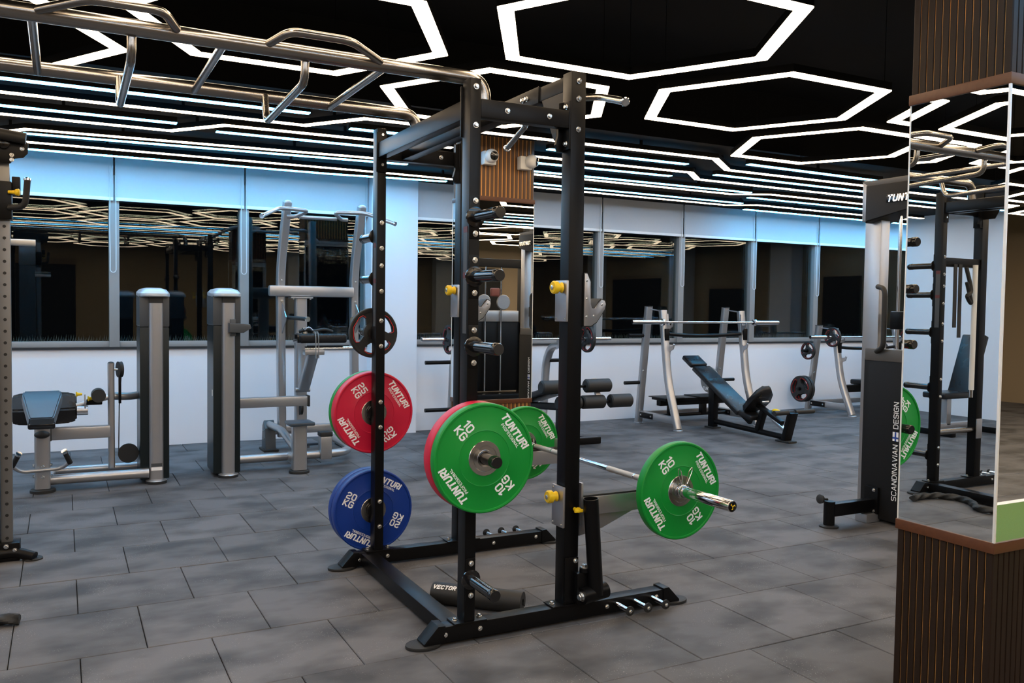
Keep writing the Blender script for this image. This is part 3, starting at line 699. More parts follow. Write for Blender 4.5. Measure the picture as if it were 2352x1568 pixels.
def tri_plate(label, c, ax, dia, th, group):
    """rubber disc with three grip openings and red line"""
    t = thing('grip_plate', label, 'weight plate', (c[0], c[1], c[2] - dia / 2), group)
    r = dia / 2; A = Vector(ax).normalized(); s, u = _frame(A); C = Vector(c)
    ring = [(r * .80, -th * .35), (r * .86, -th * .5), (r * .97, -th * .5), (r, -th * .32), (r, th * .32), (r * .97, th * .5), (r * .86, th * .5), (r * .80, th * .35)]
    part(t, 'rim', BLKM, L(ring, c, ax, 40, close=True))
    hub = [(.0265, -th * .6), (r * .30, -th * .6), (r * .42, -th * .45), (r * .42, th * .45), (r * .30, th * .6), (.0265, th * .6)]
    part(t, 'hub', BLKM, L(hub, c, ax, 28, close=True))
    for k in range(3):
        an = R(90 + 120 * k + 15); d = s * math.cos(an) + u * math.sin(an); e = A.cross(d)
        def sp(bm, d=d, e=e):
            V = []
            for rad, hw, ht in ((r * .36, r * .20, th * .42), (r * .62, r * .15, th * .32), (r * .83, r * .26, th * .4)):
                V.append([bm.verts.new(C + d * rad + e * a + A * b) for a, b in ((-hw, -ht), (hw, -ht), (hw, ht), (-hw, ht))])
            for q, w2 in zip(V, V[1:]): _ring_faces(bm, q, w2)
            bm.faces.new(V[0][::-1]); bm.faces.new(V[-1])
        part(t, 'spoke', BLKM, sp)
        for side in (-1, 1):
            pts = [C + (s * math.cos(q) + u * math.sin(q)) * rr2 + A * side * th * .5 for q, rr2 in ((an + R(14), r * .70), (an + R(18), r * .82), (an + R(30), r * .855), (an + R(60), r * .86), (an + R(90), r * .855), (an + R(102), r * .82), (an + R(106), r * .70))]
            part(t, 'red_line', REDL, T(pts, r * .014, 6))
    return t
bumper('green 10 kg bumper disc on the near rack post, face toward the camera', '10', GRN, .0265, -.1285, .7988, .042, 53)
bumper('red bumper disc hung behind the green one on the near rack post', '25', RED, .0255, -.0845, .799, .066, 53)
bumper('red 25 kg bumper disc on the far left rack post', '25', RED, .0255, 1.266, .824, .07, 56)
bumper('green bumper disc hidden behind the red one on the far left rack post', '10', GRN, .0255, 1.340, .824, .045, 20)
bumper('blue 20 kg bumper disc on the lowest far peg, facing the camera', '20', BLU, .0255, 1.265, .284, .056, 27)
bumper('second blue bumper disc pressed behind the first near the floor', '20', BLU, .0255, 1.3255, .284, .056, 50)
tri_plate('black spoked disc with red line, above the red disc on the far post', (.025, 1.30, 1.261), (0, 1, 0), .275, .032, 'spoked black discs')

# barbell on the safety arms
BX, BZ, BY = 1.015, .585, .615
t = thing('barbell', 'long chrome barbell resting across the rack safety arms', 'barbell', (BX, BY, BZ))
part(t, 'shaft', CHR, Cy((BX, BY - .66, BZ), (BX, BY + .66, BZ), .0142, seg=24))
for ya, yb in ((-.60, -.41), (-.40, -.17), (.17, .40), (.41, .60)): part(t, 'knurling', KNURL, Cy((BX, BY + ya, BZ), (BX, BY + yb, BZ), .0146, seg=24))
for s in (-1, 1):
    part(t, 'sleeve_shoulder', CHR, L([(.02, 0), (.038, .003), (.04, .012), (.038, .026), (.026, .03)], (BX, BY + s * .655, BZ), (0, s, 0), 28))
    sl = part(t, 'sleeve', CHR, L([(.025, 0), (.025, .42), (.0235, .423)], (BX, BY + s * .68, BZ), (0, s, 0), 32))
    cap = part(sl, 'end_cap', BLKS, L([(.0205, 0), (.0205, .002), (.019, .0025)], (BX, BY + s * 1.102, BZ), (0, s, 0), 24))
    if s < 0:
        yy = BY - 1.1052
        for q in (25, 145, 270):
            d = Vector((math.cos(R(q)), 0, math.sin(R(q)))); part(sl, 'cap_emblem', YEL, T([Vector((BX, yy, BZ)), Vector((BX, yy, BZ)) + d * .012, Vector((BX, yy, BZ)) + Vector((d.x * .012 + d.z * .006, 0, d.z * .012 - d.x * .006))], .0018, 6))
bumper('green 10 kg bumper disc on the near end of the barbell', '10', GRN, BX, -.150, BZ - .0008, .044, 57)
bumper('green bumper disc on the far end of the barbell, behind the near rack post', '10', GRN, BX, 1.336, BZ - .0008, .044, 57)
def spring_clip(label, y, s):
    t = thing('spring_clip', label, 'barbell clip', (BX, y, BZ), 'steel spring clips on the barbell')
    pts = []
    for k in range(0, 61):
        an = R(60 + k * 18); pts.append((BX + .028 * math.cos(an), y + s * k * .0004, BZ + .028 * math.sin(an)))
    for nm, q0, q1, dx in (('grip', 0, -1, .0),): pass
    part(t, 'coil', CHR, T(pts, .0024, 6))
    for dx, an in ((-.018, 115), (.032, 62)):
        b = Vector((BX + .028 * math.cos(R(an)), y + s * .004, BZ + .028 * math.sin(R(an)))); d = Vector((dx * 1.0, 0, .085))
        part(t, 'grip_loop', CHR, T([b, b + d * .8 + Vector((-.008, s * .002, 0)), b + d + Vector((0, s * .004, 0)), b + d * .8 + Vector((.008, s * .006, 0)), b + Vector((.003, s * .008, .01))], .0024, 6, .012))
spring_clip('steel spring clip with two loops on the near barbell end', -.158, -1)
spring_clip('steel spring clip on the far barbell end', 1.39, 1)

# foam bar pad on the floor
t = thing('bar_pad', 'black foam bar pad with white lettering lying inside the rack', 'bar pad', (.2, .35, 0))
p1, p2 = Vector((.070, .505, .052)), Vector((.388, .198, .052)); d = (p2 - p1).normalized(); sd = Vector((d.y, -d.x, 0))
def padmesh(bm):
    n = 26; rings = []
    ro, ri = .051, .018; a0 = R(-40); a1 = R(300)
    sec = [(ro * math.cos(a0 + (a1 - a0) * k / n), ro * math.sin(a0 + (a1 - a0) * k / n)) for k in range(n + 1)] + [(ri * math.cos(a1 + (a0 - a1) * k / n), ri * math.sin(a1 + (a0 - a1) * k / n)) for k in range(n + 1)]
    for p in (p1, p1 + d * .006, p2 - d * .006, p2):
        k = .94 if p in (p1, p2) else 1
        rings.append([bm.verts.new(p + sd * a * k * -1 + Vector((0, 0, 1)) * b * k) for a, b in sec])
    for a, b in zip(rings, rings[1:]): _ring_faces(bm, a, b)
    bm.faces.new(rings[0][::-1]); bm.faces.new(rings[-1])
part(t, 'foam_roll', BLKM, padmesh)
nrm = (sd * .62 + Vector((0, 0, .78))).normalized(); nrm = nrm if nrm.dot(CAM - p1) > 0 else (-sd * .62 + Vector((0, 0, .78))).normalized()
text(t, 'VECTOR X', .0175, p1 + d * .085 + nrm * .0507, d, nrm.cross(d), wt=.26, shear=.2, xs=1.0, space=.15)

# ------------------------------------------------------------------ monkey bar bridge
t = thing('monkey_bars', 'brushed steel monkey bar bridge leading left from the rack top', 'monkey bars', (-1.3, .66, 2.2))
RY = (.25, 1.07); MX = -1.30
for y in RY:
    part(t, 'rail', STEEL, T([(.187, y, 2.262), (.175, y, 2.42), (-2.295, y, 2.42), (-2.307, y, 2.262)], .031, 24, .13, up=(0, 1, 0), n=10))
    for x in (.18, -2.30): part(t, 'mount_flange', BLK, B(x - .045, x + .045, y - .05, y + .05, 2.2555, 2.263, .002))
for k in range(6):
    x = -.29 - .322 * k
    if k % 2 == 0: part(t, 'rung', STEEL, T([(x, RY[0], 2.405), (x, RY[1], 2.405)], .0165, 16, up=(0, 0, 1)))
    else: part(t, 'rung', STEEL, T([(x, RY[0] + .02, 2.42), (x, RY[0] + .025, 2.31), (x, RY[1] - .06, 2.285), (x, RY[1] - .02, 2.42)], .0165, 16, .055), label='rung dropped in a shallow U')
for xa, s in ((-1.56, 1), (-.31, -1)):
    part(t, 'side_grip', STEEL, T([(xa, .225, 2.425), (xa + s * .16, .11, 2.455), (xa + s * .40, .11, 2.455), (xa + s * .455, .222, 2.43)], .0165, 16, .045), label='knurled side grip above the near rail')
r2 = dup(rack, (-2.62, .62, 0), 'second black power rack at the left end of the monkey bars, seen in the mirror', scale=(-1, 1, 1))

# ------------------------------------------------------------------ column station at the left edge
t = thing('cable_column', 'tall grey holed column with black trolley at the left edge', 'cable column', (-1.85, 2.15, 0))
part(t, 'holed_post', SILD, B(-1.79, -1.735, 2.12, 2.18, .03, 2.17, .004))
hole = mesh('adjustment_hole', [L([(.0085, 0), (.0085, .0012), (.001, .0012)], (0, 0, 0), (0, -1, 0), 12)]); hole.materials.append(BLKM)
z = .12
while z < 1.84:
    put(t, 'adjustment_hole', hole, Matrix.Translation((-1.762, 2.1195, z))); z += .0625
part(t, 'side_cover', GRAPH2, B(-1.98, -1.795, 2.10, 2.3, .03, 1.86, .006))
part(t, 'side_cover', SIL, B(-1.98, -1.795, 2.10, 2.3, 1.87, 2.17, .006))
head = part(t, 'head_plate', BLK, Pr([(-2.05, 2.29), (-1.66, 2.27), (-1.645, 2.25), (-1.648, 2.20), (-1.67, 2.175), (-1.71, 2.17), (-1.73, 2.14), (-2.05, 2.14)], 'xz', 2.09, 2.10, .002))
for x, z in ((-1.675, 2.222), (-1.723, 2.185), (-1.723, 2.16)): bolt(head, (x, 2.09, z), (0, -1, 0), .011, .008)
part(t, 'pulley', BLKS, L([(.02, 0), (.03, .004), (.03, .016), (.02, .02)], (-1.76, 2.088, 2.245), (0, -1, 0), 24))
part(t, 'top_roll', BLKM, Cy((-2.1, 2.07, 2.325), (-1.655, 2.05, 2.272), .03))
tr = part(t, 'trolley', BLK, B(-1.84, -1.725, 2.08, 2.2, 1.842, 2.045, .006))
part(tr, 'trolley_block', BLK, B(-1.725, -1.685, 2.11, 2.17, 1.98, 2.075, .005))
part(tr, 'yellow_knob', YEL, L([(.008, 0), (.010, .03), (.017, .036), (.02, .05), (.014, .056)], (-1.74, 2.06, 1.985), (1, -.15, 0), 20))
hd = part(tr, 'bent_handle', BLKM, T([(-1.735, 2.07, 1.905), (-1.66, 2.02, 1.907), (-1.648, 2.0, 2.045)], .016, 16, .05)); part(hd, 'handle_cap', CHR, L([(.015, 0), (.02, .003), (.02, .012), (.012, .018)], (-1.648, 2.0, 2.043), (0.02, 0, 1), 20))
bolt(tr, (-1.732, 2.075, 1.905), (0, -1, 0), .013, .01)
part(t, 'grip_bar', WHT, Cy((-1.80, 2.3, 1.735), (-1.62, 2.3, 1.735), .018))
part(t, 'foot_beam', BLK, T([(-2.3, 2.0, .045), (-1.72, 2.10, .045), (-1.63, 2.05, .02)], .028, 16, .05))
part(t, 'foot_bracket', BLK, B(-1.82, -1.70, 2.08, 2.2, .0, .10, .006))
part(t, 'foot_pad', BLKM, L([(.05, 0), (.05, .008), (.044, .012)], (-1.64, 2.08, 0), (0, 0, 1), 28))
for x, z in ((-1.765, .085), (-1.725, .06)): bolt(t, (x, 2.08, z), (0, -1, 0), .013, .012)

# battle rope
rp = [(-1.662, 1.02, .026), (-1.78, 1.04, .026), (-1.93, 1.0, .026), (-2.0, .86, .026), (-1.93, .72, .026), (-1.82, .6, .026), (-1.85, .42, .026), (-1.82, .2, .026), (-1.80, 0, .026), (-1.84, -.2, .026), (-2.0, -.4, .026), (-2.4, -.6, .026), (-3.4, -.8, .026)]
def smooth_path(P, n):
    P = [Vector(p) for p in P]; out = []
    for i in range(len(P) - 1):
        p0, p1_, p2_, p3 = P[max(i - 1, 0)], P[i], P[i + 1], P[min(i + 2, len(P) - 1)]
        for k in range(n):
            u = k / n; out.append(.5 * ((2 * p1_) + (p2_ - p0) * u + (2 * p0 - 5 * p1_ + 4 * p2_ - p3) * u * u + (3 * p1_ - p0 - 3 * p2_ + p3) * u ** 3))
    return out + [P[-1]]
single('battle_rope', BLKM, 'thick black twisted battle rope on the floor at the left edge', 'rope', T(smooth_path(rp, 24), .022, 18, lobes=(3, .2, 55)))

# ------------------------------------------------------------------ weight tower + arm curl machine
def tower(t, xc, yf, zt):
    """weight stack tower, front at yf"""
    sp = part(t, 'front_post', SIL, T([(xc, yf + .03, .03), (xc, yf + .03, zt - .115)], .0, sec=rsec(.052, .04, .03), up=(0, 1, 0)))
    part(t, 'shroud', GRAPH, Pr([(xc - .115, yf + .03), (xc + .095, yf + .03), (xc + .095, yf + .10), (xc + .07, yf + .42), (xc - .07, yf + .44), (xc - .115, yf + .36)], 'xy', .03, zt - .30, .012))
    part(t, 'upper_shroud', GRAPH2, Pr([(xc - .117, yf + .028), (xc + .097, yf + .028), (xc + .097, yf + .10), (xc + .072, yf + .42), (xc - .072, yf + .44), (xc - .117, yf + .36)], 'xy', zt - .30, zt - .052, .012))
    part(t, 'neck_slot', BLKM, B(xc - .05, xc + .05, yf - .006, yf + .03, zt - .115, zt - .06))
    def cap(bm):
        rings = []
        for z, k, dz in ((zt - .058, .97, -.008), (zt - .046, 1.0, -.012), (zt - .03, .99, -.010), (zt - .006, .80, -.004), (zt + .004, .45, 0)):
            ring = []
            for q in range(28):
                an = R(q * 360 / 28); cx, cy = math.cos(an), math.sin(an)
                px = xc - .008 + .118 * k * math.copysign(abs(cx) ** .55, cx); py = yf + .19 + .235 * k * math.copysign(abs(cy) ** .6, cy)
                ring.append(bm.verts.new((px, py, z + dz * (1 if cy < 0 else 0))))
            if rings: _ring_faces(bm, rings[-1], ring)
            rings.append(ring)
        bm.faces.new(rings[0][::-1]); bm.faces.new(rings[-1])
    part(t, 'top_cap', GREYC, cap)
    part(t, 'foot_disc', BLKM, L([(.078, 0), (.078, .018), (.07, .022)], (xc, yf + .03, 0), (0, 0, 1), 32))
    part(t, 'foot_collar', SIL, L([(.078, .022), (.07, .03), (.056, .034)], (xc, yf + .03, 0), (0, 0, 1), 32))
    for y in (.30,): part(t, 'rear_foot', BLKM, L([(.06, 0), (.06, .03)], (xc - .02, yf + y, 0), (0, 0, 1), 24))
YC = 3.93
t = thing('arm_curl_machine', 'silver selectorized arm curl machine with slate seat at far left', 'gym machine', (-1.2, 4.1, 0))
tower(t, -.845, YC, 1.52)
part(t, 'info_sticker', PRINT, B(-.885, -.805, YC - .012, YC - .0095, .105, .13)); part(t, 'info_sticker', GRAPH2, B(-.885, -.805, YC - .012, YC - .0095, .135, .16))
part(t, 'seat_post', SIL, T([(-1.625, 3.94, .03), (-1.625, 3.94, .56)], 0, sec=rsec(.052, .05, .02), up=(0, 1, 0)))
part(t, 'seat_foot', BLKM, L([(.085, 0), (.085, .02), (.078, .026)], (-1.625, 3.94, 0), (0, 0, 1), 32))
part(t, 'adjust_grip', BLKM, Sph((-1.625, 3.87, .435), .052, .03, .028))
rx = Matrix.Rotation(R(28), 3, 'X')
def seat(bm):
    rings = []
    for k, (y, z, hw) in enumerate(((3.52, .60, .075), (3.58, .625, .088), (3.68, .675, .105), (3.82, .735, .128), (3.90, .755, .122))):
        th = .075
        c = [(-hw, -th), (hw, -th), (hw * 1.03, -th * .3), (hw * .96, 0), (-hw * .96, 0), (-hw * 1.03, -th * .3)]
        rings.append([bm.verts.new((-1.622 + a, y - b * .25, z + b)) for a, b in c])
    for a, b in zip(rings, rings[1:]): _ring_faces(bm, a, b)
    bm.faces.new(rings[0][::-1]); bm.faces.new(rings[-1])
    bmesh.ops.bevel(bm, geom=list(bm.edges), offset=.008, segments=2, affect='EDGES')
part(t, 'seat_pad', VINB, seat)
part(t, 'seat_shell', BLKS, Cushion((-1.622, 3.70, .61), .17, .36, .05, Matrix.Rotation(R(25), 3, 'X'), bev=.015))
def armpad(bm):
    V = []
    for x, k in ((-1.83, .82), (-1.79, .95), (-1.70, 1.0), (-1.54, 1.0), (-1.44, .95), (-1.395, .8)):
        V.append([bm.verts.new((x, 4.13 + a * k, .60 + b * k)) for a, b in ((-.10, -.115), (-.115, .0), (-.04, .105), (.08, .115), (.10, .0), (.05, -.115))])
    for a, b in zip(V, V[1:]): _ring_faces(bm, a, b)
    bm.faces.new(V[0][::-1]); bm.faces.new(V[-1])
    bmesh.ops.bevel(bm, geom=list(bm.edges), offset=.012, segments=2, affect='EDGES')
part(t, 'arm_pad', VINYL, armpad)
part(t, 'pad_support', SIL, B(-1.66, -1.59, 3.98, 4.1, .44, .52, .006))
part(t, 'upper_beam', SIL, B(-1.575, -1.17, 3.94, 4.03, .378, .468, .01))
part(t, 'upper_beam_cap', BLKM, B(-1.578, -1.565, 3.935, 4.035, .373, .473, .004))
up = part(t, 'pulley_post', SIL, T([(-1.155, 4.10, .12), (-1.158, 4.10, .935)], 0, sec=rsec(.024, .03, .015), up=(0, 1, 0))); part(up, 'post_cap', BLKM, Sph((-1.158, 4.10, .935), .023, .029, .012))
part(t, 'front_tube', SIL, Cy((-1.575, 3.95, .085), (-.90, 3.95, .085), .038)); part(t, 'rear_tube', SIL, Cy((-1.575, 4.30, .085), (-.90, 4.30, .085), .034))
part(t, 'rear_link', SIL, Cy((-1.60, 3.98, .085), (-1.57, 4.30, .085), .034))
part(t, 'cross_tube', SIL, T([(-1.14, 4.13, .675), (-1.02, 4.16, .665), (-.92, 4.22, .675)], .03, 16, .05))
part(t, 'upper_pulley', BLKM, L([(.01, -.014), (.062, -.014), (.058, 0), (.062, .014), (.01, .014)], (-1.095, 4.1, .885), (1, .25, 0), 32)); part(t, 'lower_pulley', BLKM, L([(.01, -.014), (.075, -.014), (.070, 0), (.075, .014), (.01, .014)], (-1.035, 4.1, .225), (.1, 1, 0), 32))
part(t, 'pulley_axle', ZINC, Cy((-1.155, 4.1, .885), (-1.08, 4.1, .885), .009))
part(t, 'cable', BLKM, T([(-1.085, 4.1, .83), (-1.10, 4.1, .60), (-1.105, 4.1, .23)], .004, 8)); part(t, 'cable_guard', BLK, B(-1.105, -1.085, 4.085, 4.115, .62, .83, .003))
part(t, 'roller_pad', BLKM, Cy((-1.25, 3.92, .70), (-1.25, 4.05, .70), .05, seg=28))
part(t, 'pivot_arm', SIL, Cy((-1.40, 4.08, .615), (-1.16, 4.1, .675), .02)); part(t, 'pivot_plate', SILM, B(-1.345, -1.335, 4.02, 4.09, .57, .70, .002))
for x, z in ((-1.40, .71), (-1.32, .675)): part(t, 'yellow_knob', YEL, L([(.02, 0), (.013, .012), (.010, .04)], (x, 4.0, z), (1, .2, 0), 18))
part(t, 'pivot_hub', SILM, Cy((-1.395, 4.05, .58), (-1.32, 4.05, .58), .035)); part(t, 'counterweight', BLK, B(-1.33, -1.22, 4.04, 4.10, .62, .665, .01))
fb = part(t, 'foot_handle', SIL, T([(-1.812, 3.80, .225), (-1.76, 3.84, .175), (-1.50, 3.86, .18), (-1.445, 3.80, .235)], .014, 14, .06))
for xb, xt in ((-1.812, -1.772), (-1.445, -1.478)):
    part(fb, 'handle_grip', BLKM, Cy((xb, 3.80, .228), (xt, 3.74, .315), .018)); part(fb, 'grip_cap', CHR, Cy((xt, 3.74, .315), (xt + (.006 if xb < -1.6 else -.006), 3.732, .328), .021))
for z in (.20, .12):
    bolt(t, (-1.622, 3.888, z), (0, -1, 0), .013, .01)
    bolt(t, (-1.572, 3.93, z), (1, 0, 0), .013, .012); bolt(t, (-1.678, 3.93, z), (-1, 0, 0), .013, .012)

# ------------------------------------------------------------------ chin-up and dip machine with its own tower
t = thing('chin_dip_machine', 'silver assisted chin-up and dip machine with tall bent uprights', 'gym machine', (.4, 4.7, 0))
tower(t, -.30, 3.955, 1.53)
cp = part(t, 'cup_holder', GRAPH2, Pr([(-.31, 1.18), (-.31, 1.255), (-.15, 1.245), (-.14, 1.215), (-.20, 1.175)], 'xz', 3.86, 3.95, .006)); part(cp, 'cup_holder_clip', GRAPH2, B(-.295, -.255, 3.90, 3.955, 1.15, 1.285, .004))
part(t, 'info_sticker', PRINT, B(-.417, -.4155, 4.02, 4.05, .66, .71))
for xb, xt, nm in ((.375, .395, 'left'), (1.10, 1.12, 'right')):
    u = part(t, 'upright', SIL, T([(xb + .01, 5.12, .13), (xb - .01, 5.12, 1.72), (xt, 4.96, 2.37)], 0, sec=rsec(.037, .05, .015), rad=.25, up=(0, 1, 0), n=10))
    part(u, 'upright_cap', GREYC, Sph((xt + .003, 4.957, 2.365), .037, .050, .026))
    for z in (1.44, 1.64): bolt(u, (xb - .005, 5.068, z), (0, -1, 0), .013, .01)
    part(t, 'dip_bracket', SIL, Pr([(5.07, 1.42), (5.07, 1.13), (4.92, 1.25), (4.90, 1.29)], 'yz', xb - .004, xb + .004))
for s, xo, xi in ((1, .075, .56), (-1, 1.30, .80)):
    g = part(t, 'chin_grip', SIL, T([(xo, 4.52, 2.185), (xo + s * .20, 4.76, 2.29), (xi, 4.80, 2.285), (xi - s * .10, 4.93, 2.235), (xi - s * .17, 4.95, 2.235)], .019, 16, .06))
    part(g, 'grip_cap', CHR, Cy((xo, 4.52, 2.185), (xo - s * .008, 4.51, 2.18), .022))
    xx = .435 if s == 1 else 1.03
    dh = part(t, 'dip_handle', BLKM, Cy((xx - s * .03, 4.95, 1.285), (xx + s * .08, 4.68, 1.275), .019)); part(dh, 'grip_cap', CHR, Cy((xx + s * .08, 4.68, 1.275), (xx + s * .085, 4.665, 1.274), .024))
part(t, 'chin_link', SIL, T([(.50, 4.93, 2.235), (.86, 4.93, 2.235)], .017, 14))
part(t, 'cross_beam', SIL, B(.245, 1.07, 5.02, 5.10, 1.485, 1.588, .02))
part(t, 'centre_post', SIL, T([(.55, 5.05, .10), (.545, 5.05, 1.47)], 0, sec=rsec(.055, .05, .02), up=(0, 1, 0)))
part(t, 'post_head_plate', SIL, B(.44, .65, 4.98, 5.10, 1.468, 1.482, .003))
for x in (.465, .625): bolt(t, (x, 4.99, 1.468), (0, 0, -1), .012, .012)
part(t, 'knee_pad', VINYL, Cushion((.60, 4.52, 1.105), .44, .22, .085, bev=.025)); part(t, 'pad_end', BLKS, B(.365, .40, 4.43, 4.6, 1.065, 1.14, .01))
part(t, 'knee_bar', CHR, Cy((.45, 4.50, 1.012), (.92, 4.50, 1.012), .02)); part(t, 'pad_carrier', SIL, B(.44, .62, 4.45, 4.55, .955, 1.0, .008))
part(t, 'lever_arm', SIL, T([(.535, 4.53, .97), (.53, 4.85, .62)], 0, sec=rsec(.03, .05, .012), up=(1, 0, 0)))
part(t, 'lever_pivot', SIL, Cy((.46, 4.90, .60), (.60, 4.90, .60), .022)); part(t, 'lever_hinge', ZINC, B(.435, .475, 4.5, 4.56, 1.10, 1.20, .006))
part(t, 'side_beam', SIL, B(-.20, .50, 4.56, 4.64, .485, .575, .012)); part(t, 'beam_cap', BLKM, B(.495, .515, 4.55, 4.65, .48, .58, .004))
part(t, 'base_loop', SIL, T([(-.25, 4.18, .10), (.72, 4.18, .10), (.86, 4.45, .10), (.86, 5.0, .11)], .036, 18, .22, up=(0, 0, 1), n=8))
part(t, 'base_rear', SIL, T([(.27, 5.16, .25), (.30, 4.75, .25), (.34, 4.25, .11)], .034, 16, .1)); part(t, 'rear_cross', SIL, B(.30, 1.13, 5.13, 5.21, .15, .23, .015))
for x in (.27, 1.02):
    f = part(t, 'rear_leg', GRAPH2, Pr([(5.06, .02), (5.25, .02), (5.22, .24), (5.16, .29), (5.09, .22)], 'yz', x - .05, x + .05, .008)); part(f, 'leg_pad', BLKM, B(x - .07, x + .07, 5.03, 5.27, 0, .022, .006))
    for z in (.12, .2): bolt(f, (x - .05, 5.12, z), (-1, 0, 0), .013, .012)
st = part(t, 'step_post', SIL, T([(.264, 3.93, .03), (.264, 3.93, .40)], 0, sec=rsec(.058, .05, .02), up=(0, 1, 0)))
part(t, 'step_plate', VINB, B(.165, .375, 3.83, 4.05, .402, .432, .012)); part(t, 'step_foot', BLKM, L([(.085, 0), (.085, .02), (.078, .026)], (.264, 3.93, 0), (0, 0, 1), 32))
part(t, 'step_link', SIL, B(.22, .31, 3.97, 4.19, .06, .14, .01))
part(t, 'stub_post', SIL, B(.50, .60, 4.12, 4.22, .06, .26, .01)); part(t, 'stub_cap', BLKM, B(.495, .605, 4.115, 4.225, .26, .30, .008))
part(t, 'foot_rest', VINB, B(.38, .55, 4.36, 4.62, .15, .175, .01)); part(t, 'foot_rest_arm', SIL, B(.44, .50, 4.5, 5.0, .11, .15, .006))
part(t, 'guide_pulley', BLKM, L([(.01, -.012), (.07, -.012), (.066, 0), (.07, .012), (.01, .012)], (.535, 4.99, .42), (1, 0, 0), 28))
# towel-like strap over the knee pad
t = thing('ankle_strap', 'grey striped cable strap draped over the knee pad', 'strap', (.57, 4.45, 1.15))
for x in (.52, .545): part(t, 'strap_band', FRAME, T([(x, 4.52, 1.158), (x, 4.41, 1.16), (x, 4.388, 1.12), (x + .005, 4.392, .93)], 0, sec=[(-.010, -.002), (.010, -.002), (.010, .002), (-.010, .002)], rad=.025, up=(1, 0, 0)), label='pale webbing hanging down')
part(t, 'strap_bundle', BLKM, T(smooth_path([(.40, 4.50, 1.165), (.46, 4.47, 1.185), (.53, 4.5, 1.17), (.62, 4.47, 1.185), (.70, 4.5, 1.165)], 6), .016, 10)); part(t, 'buckle', SILM, T([(.44, 4.46, 1.18), (.47, 4.44, 1.21), (.51, 4.46, 1.18)], .008, 10, .02))

# ------------------------------------------------------------------ bench racks near the windows
def bench_rack(t, xa, xb, yo, zt, zbar, horns=(.51, 1.09), step=True):
    """two A-shaped side frames at xa and xb; zt = top of rear posts"""
    q = zt / 1.442
    for x, s in ((xa, -1), (xb, 1)):
        rp_ = part(t, 'rear_post', SIL, T([(x, 5.43 + yo, .02), (x, 5.265 + yo, zt)], 0, sec=rsec(.035, .045, .02), up=(1, 0, 0)))
        part(rp_, 'post_cap', BLKM, B(x - .034, x + .034, 5.223 + yo, 5.307 + yo, zt - .002, zt + .008, .003))
        part(t, 'foot_disc', SIL, L([(.055, 0), (.055, .012), (.045, .02)], (x, 5.43 + yo, 0), (0, 0, 1), 24))
        fp_ = part(t, 'front_post', SIL, T([(x, 4.655 + yo, .02), (x, 4.86 + yo, .56 * q), (x, 4.985 + yo, 1.40 * q)], 0, sec=rsec(.036, .045, .022), rad=.18, up=(1, 0, 0), n=8))
        part(t, 'foot_disc', SIL, L([(.058, 0), (.058, .012), (.048, .02)], (x, 4.65 + yo, 0), (0, 0, 1), 24))
        sb = part(t, 'side_beam', SIL, B(x - .03, x + .03, 4.70 + yo, 5.41 + yo, .075, .16, .012))
        pl = part(sb, 'joint_plate', BLK, B(x - .036, x - .03, 5.10 + yo, 5.36 + yo, .085, .15, .002))
        for y in (5.13, 5.33): bolt(pl, (x - .036, y + yo, .118), (-1, 0, 0), .012, .01)
        part(t, 'top_rod', SILM, Cy((x + .012, 5.25 + yo, zt - .03), (x + .012, 4.98 + yo, 1.385 * q), .007, seg=10))
        # hook plate with two catches on the camera side
        hp = part(t, 'hook_plate', SILM, Pr([(4.965 + yo, 1.36 * q), (4.935 + yo, 1.36 * q), (4.925 + yo, zbar + .02), (4.90 + yo, zbar - .022), (4.862 + yo, zbar - .018), (4.85 + yo, zbar + .01), (4.835 + yo, zbar + .005), (4.842 + yo, zbar - .035), (4.88 + yo, zbar - .06), (4.91 + yo, zbar - .10), (4.90 + yo, zbar - .26), (4.87 + yo, zbar - .27), (4.83 + yo, zbar - .26), (4.812 + yo, zbar - .235), (4.80 + yo, zbar - .25), (4.815 + yo, zbar - .30), (4.87 + yo, zbar - .325), (4.88 + yo, zbar - .38), (4.93 + yo, zbar - .38)], 'yz', x - s * .036 - .006, x - s * .036 + .006))
        for y, z in ((4.93, zbar - .06), (4.92, zbar - .2), (4.91, zbar - .33)): bolt(hp, (x - s * .036 + .006, y + yo, z), (1, 0, 0), .011, .01)
        bp_ = part(fp_, 'black_guard', BLK, B(x - .03, x + .03, 4.885 + yo, 4.905 + yo, zbar - .20, zbar - .06, .003))
        for z in (.66 * q, 1.07 * q): bolt(rp_, (x - .036, 5.30 + yo, z), (-1, 0, 0), .012, .012)
        for z in (.24 * q, .42 * q): bolt(fp_, (x - .037, 4.80 + yo if z > .3 else 4.74 + yo, z), (-1, 0, 0), .012, .012)
        for z in horns: part(t, 'disc_horn', BLK, Cy((x + s * .02, 5.43 + yo - .165 * z / zt, z), (x + s * .26, 5.43 + yo - .165 * z / zt, z), .022))
    part(t, 'rear_beam', SIL, B(xa, xb, 5.36 + yo, 5.43 + yo, .085, .155, .01))
    part(t, 'catch_bar', BLK, T([(xa + .05, 4.93 + yo, zbar - .125), (xa + .25, 4.95 + yo, zbar - .14), ((xa + xb) / 2, 4.99 + yo, zbar - .15), (xb - .25, 4.95 + yo, zbar - .14), (xb - .05, 4.93 + yo, zbar - .125)], .022, 14, .1))
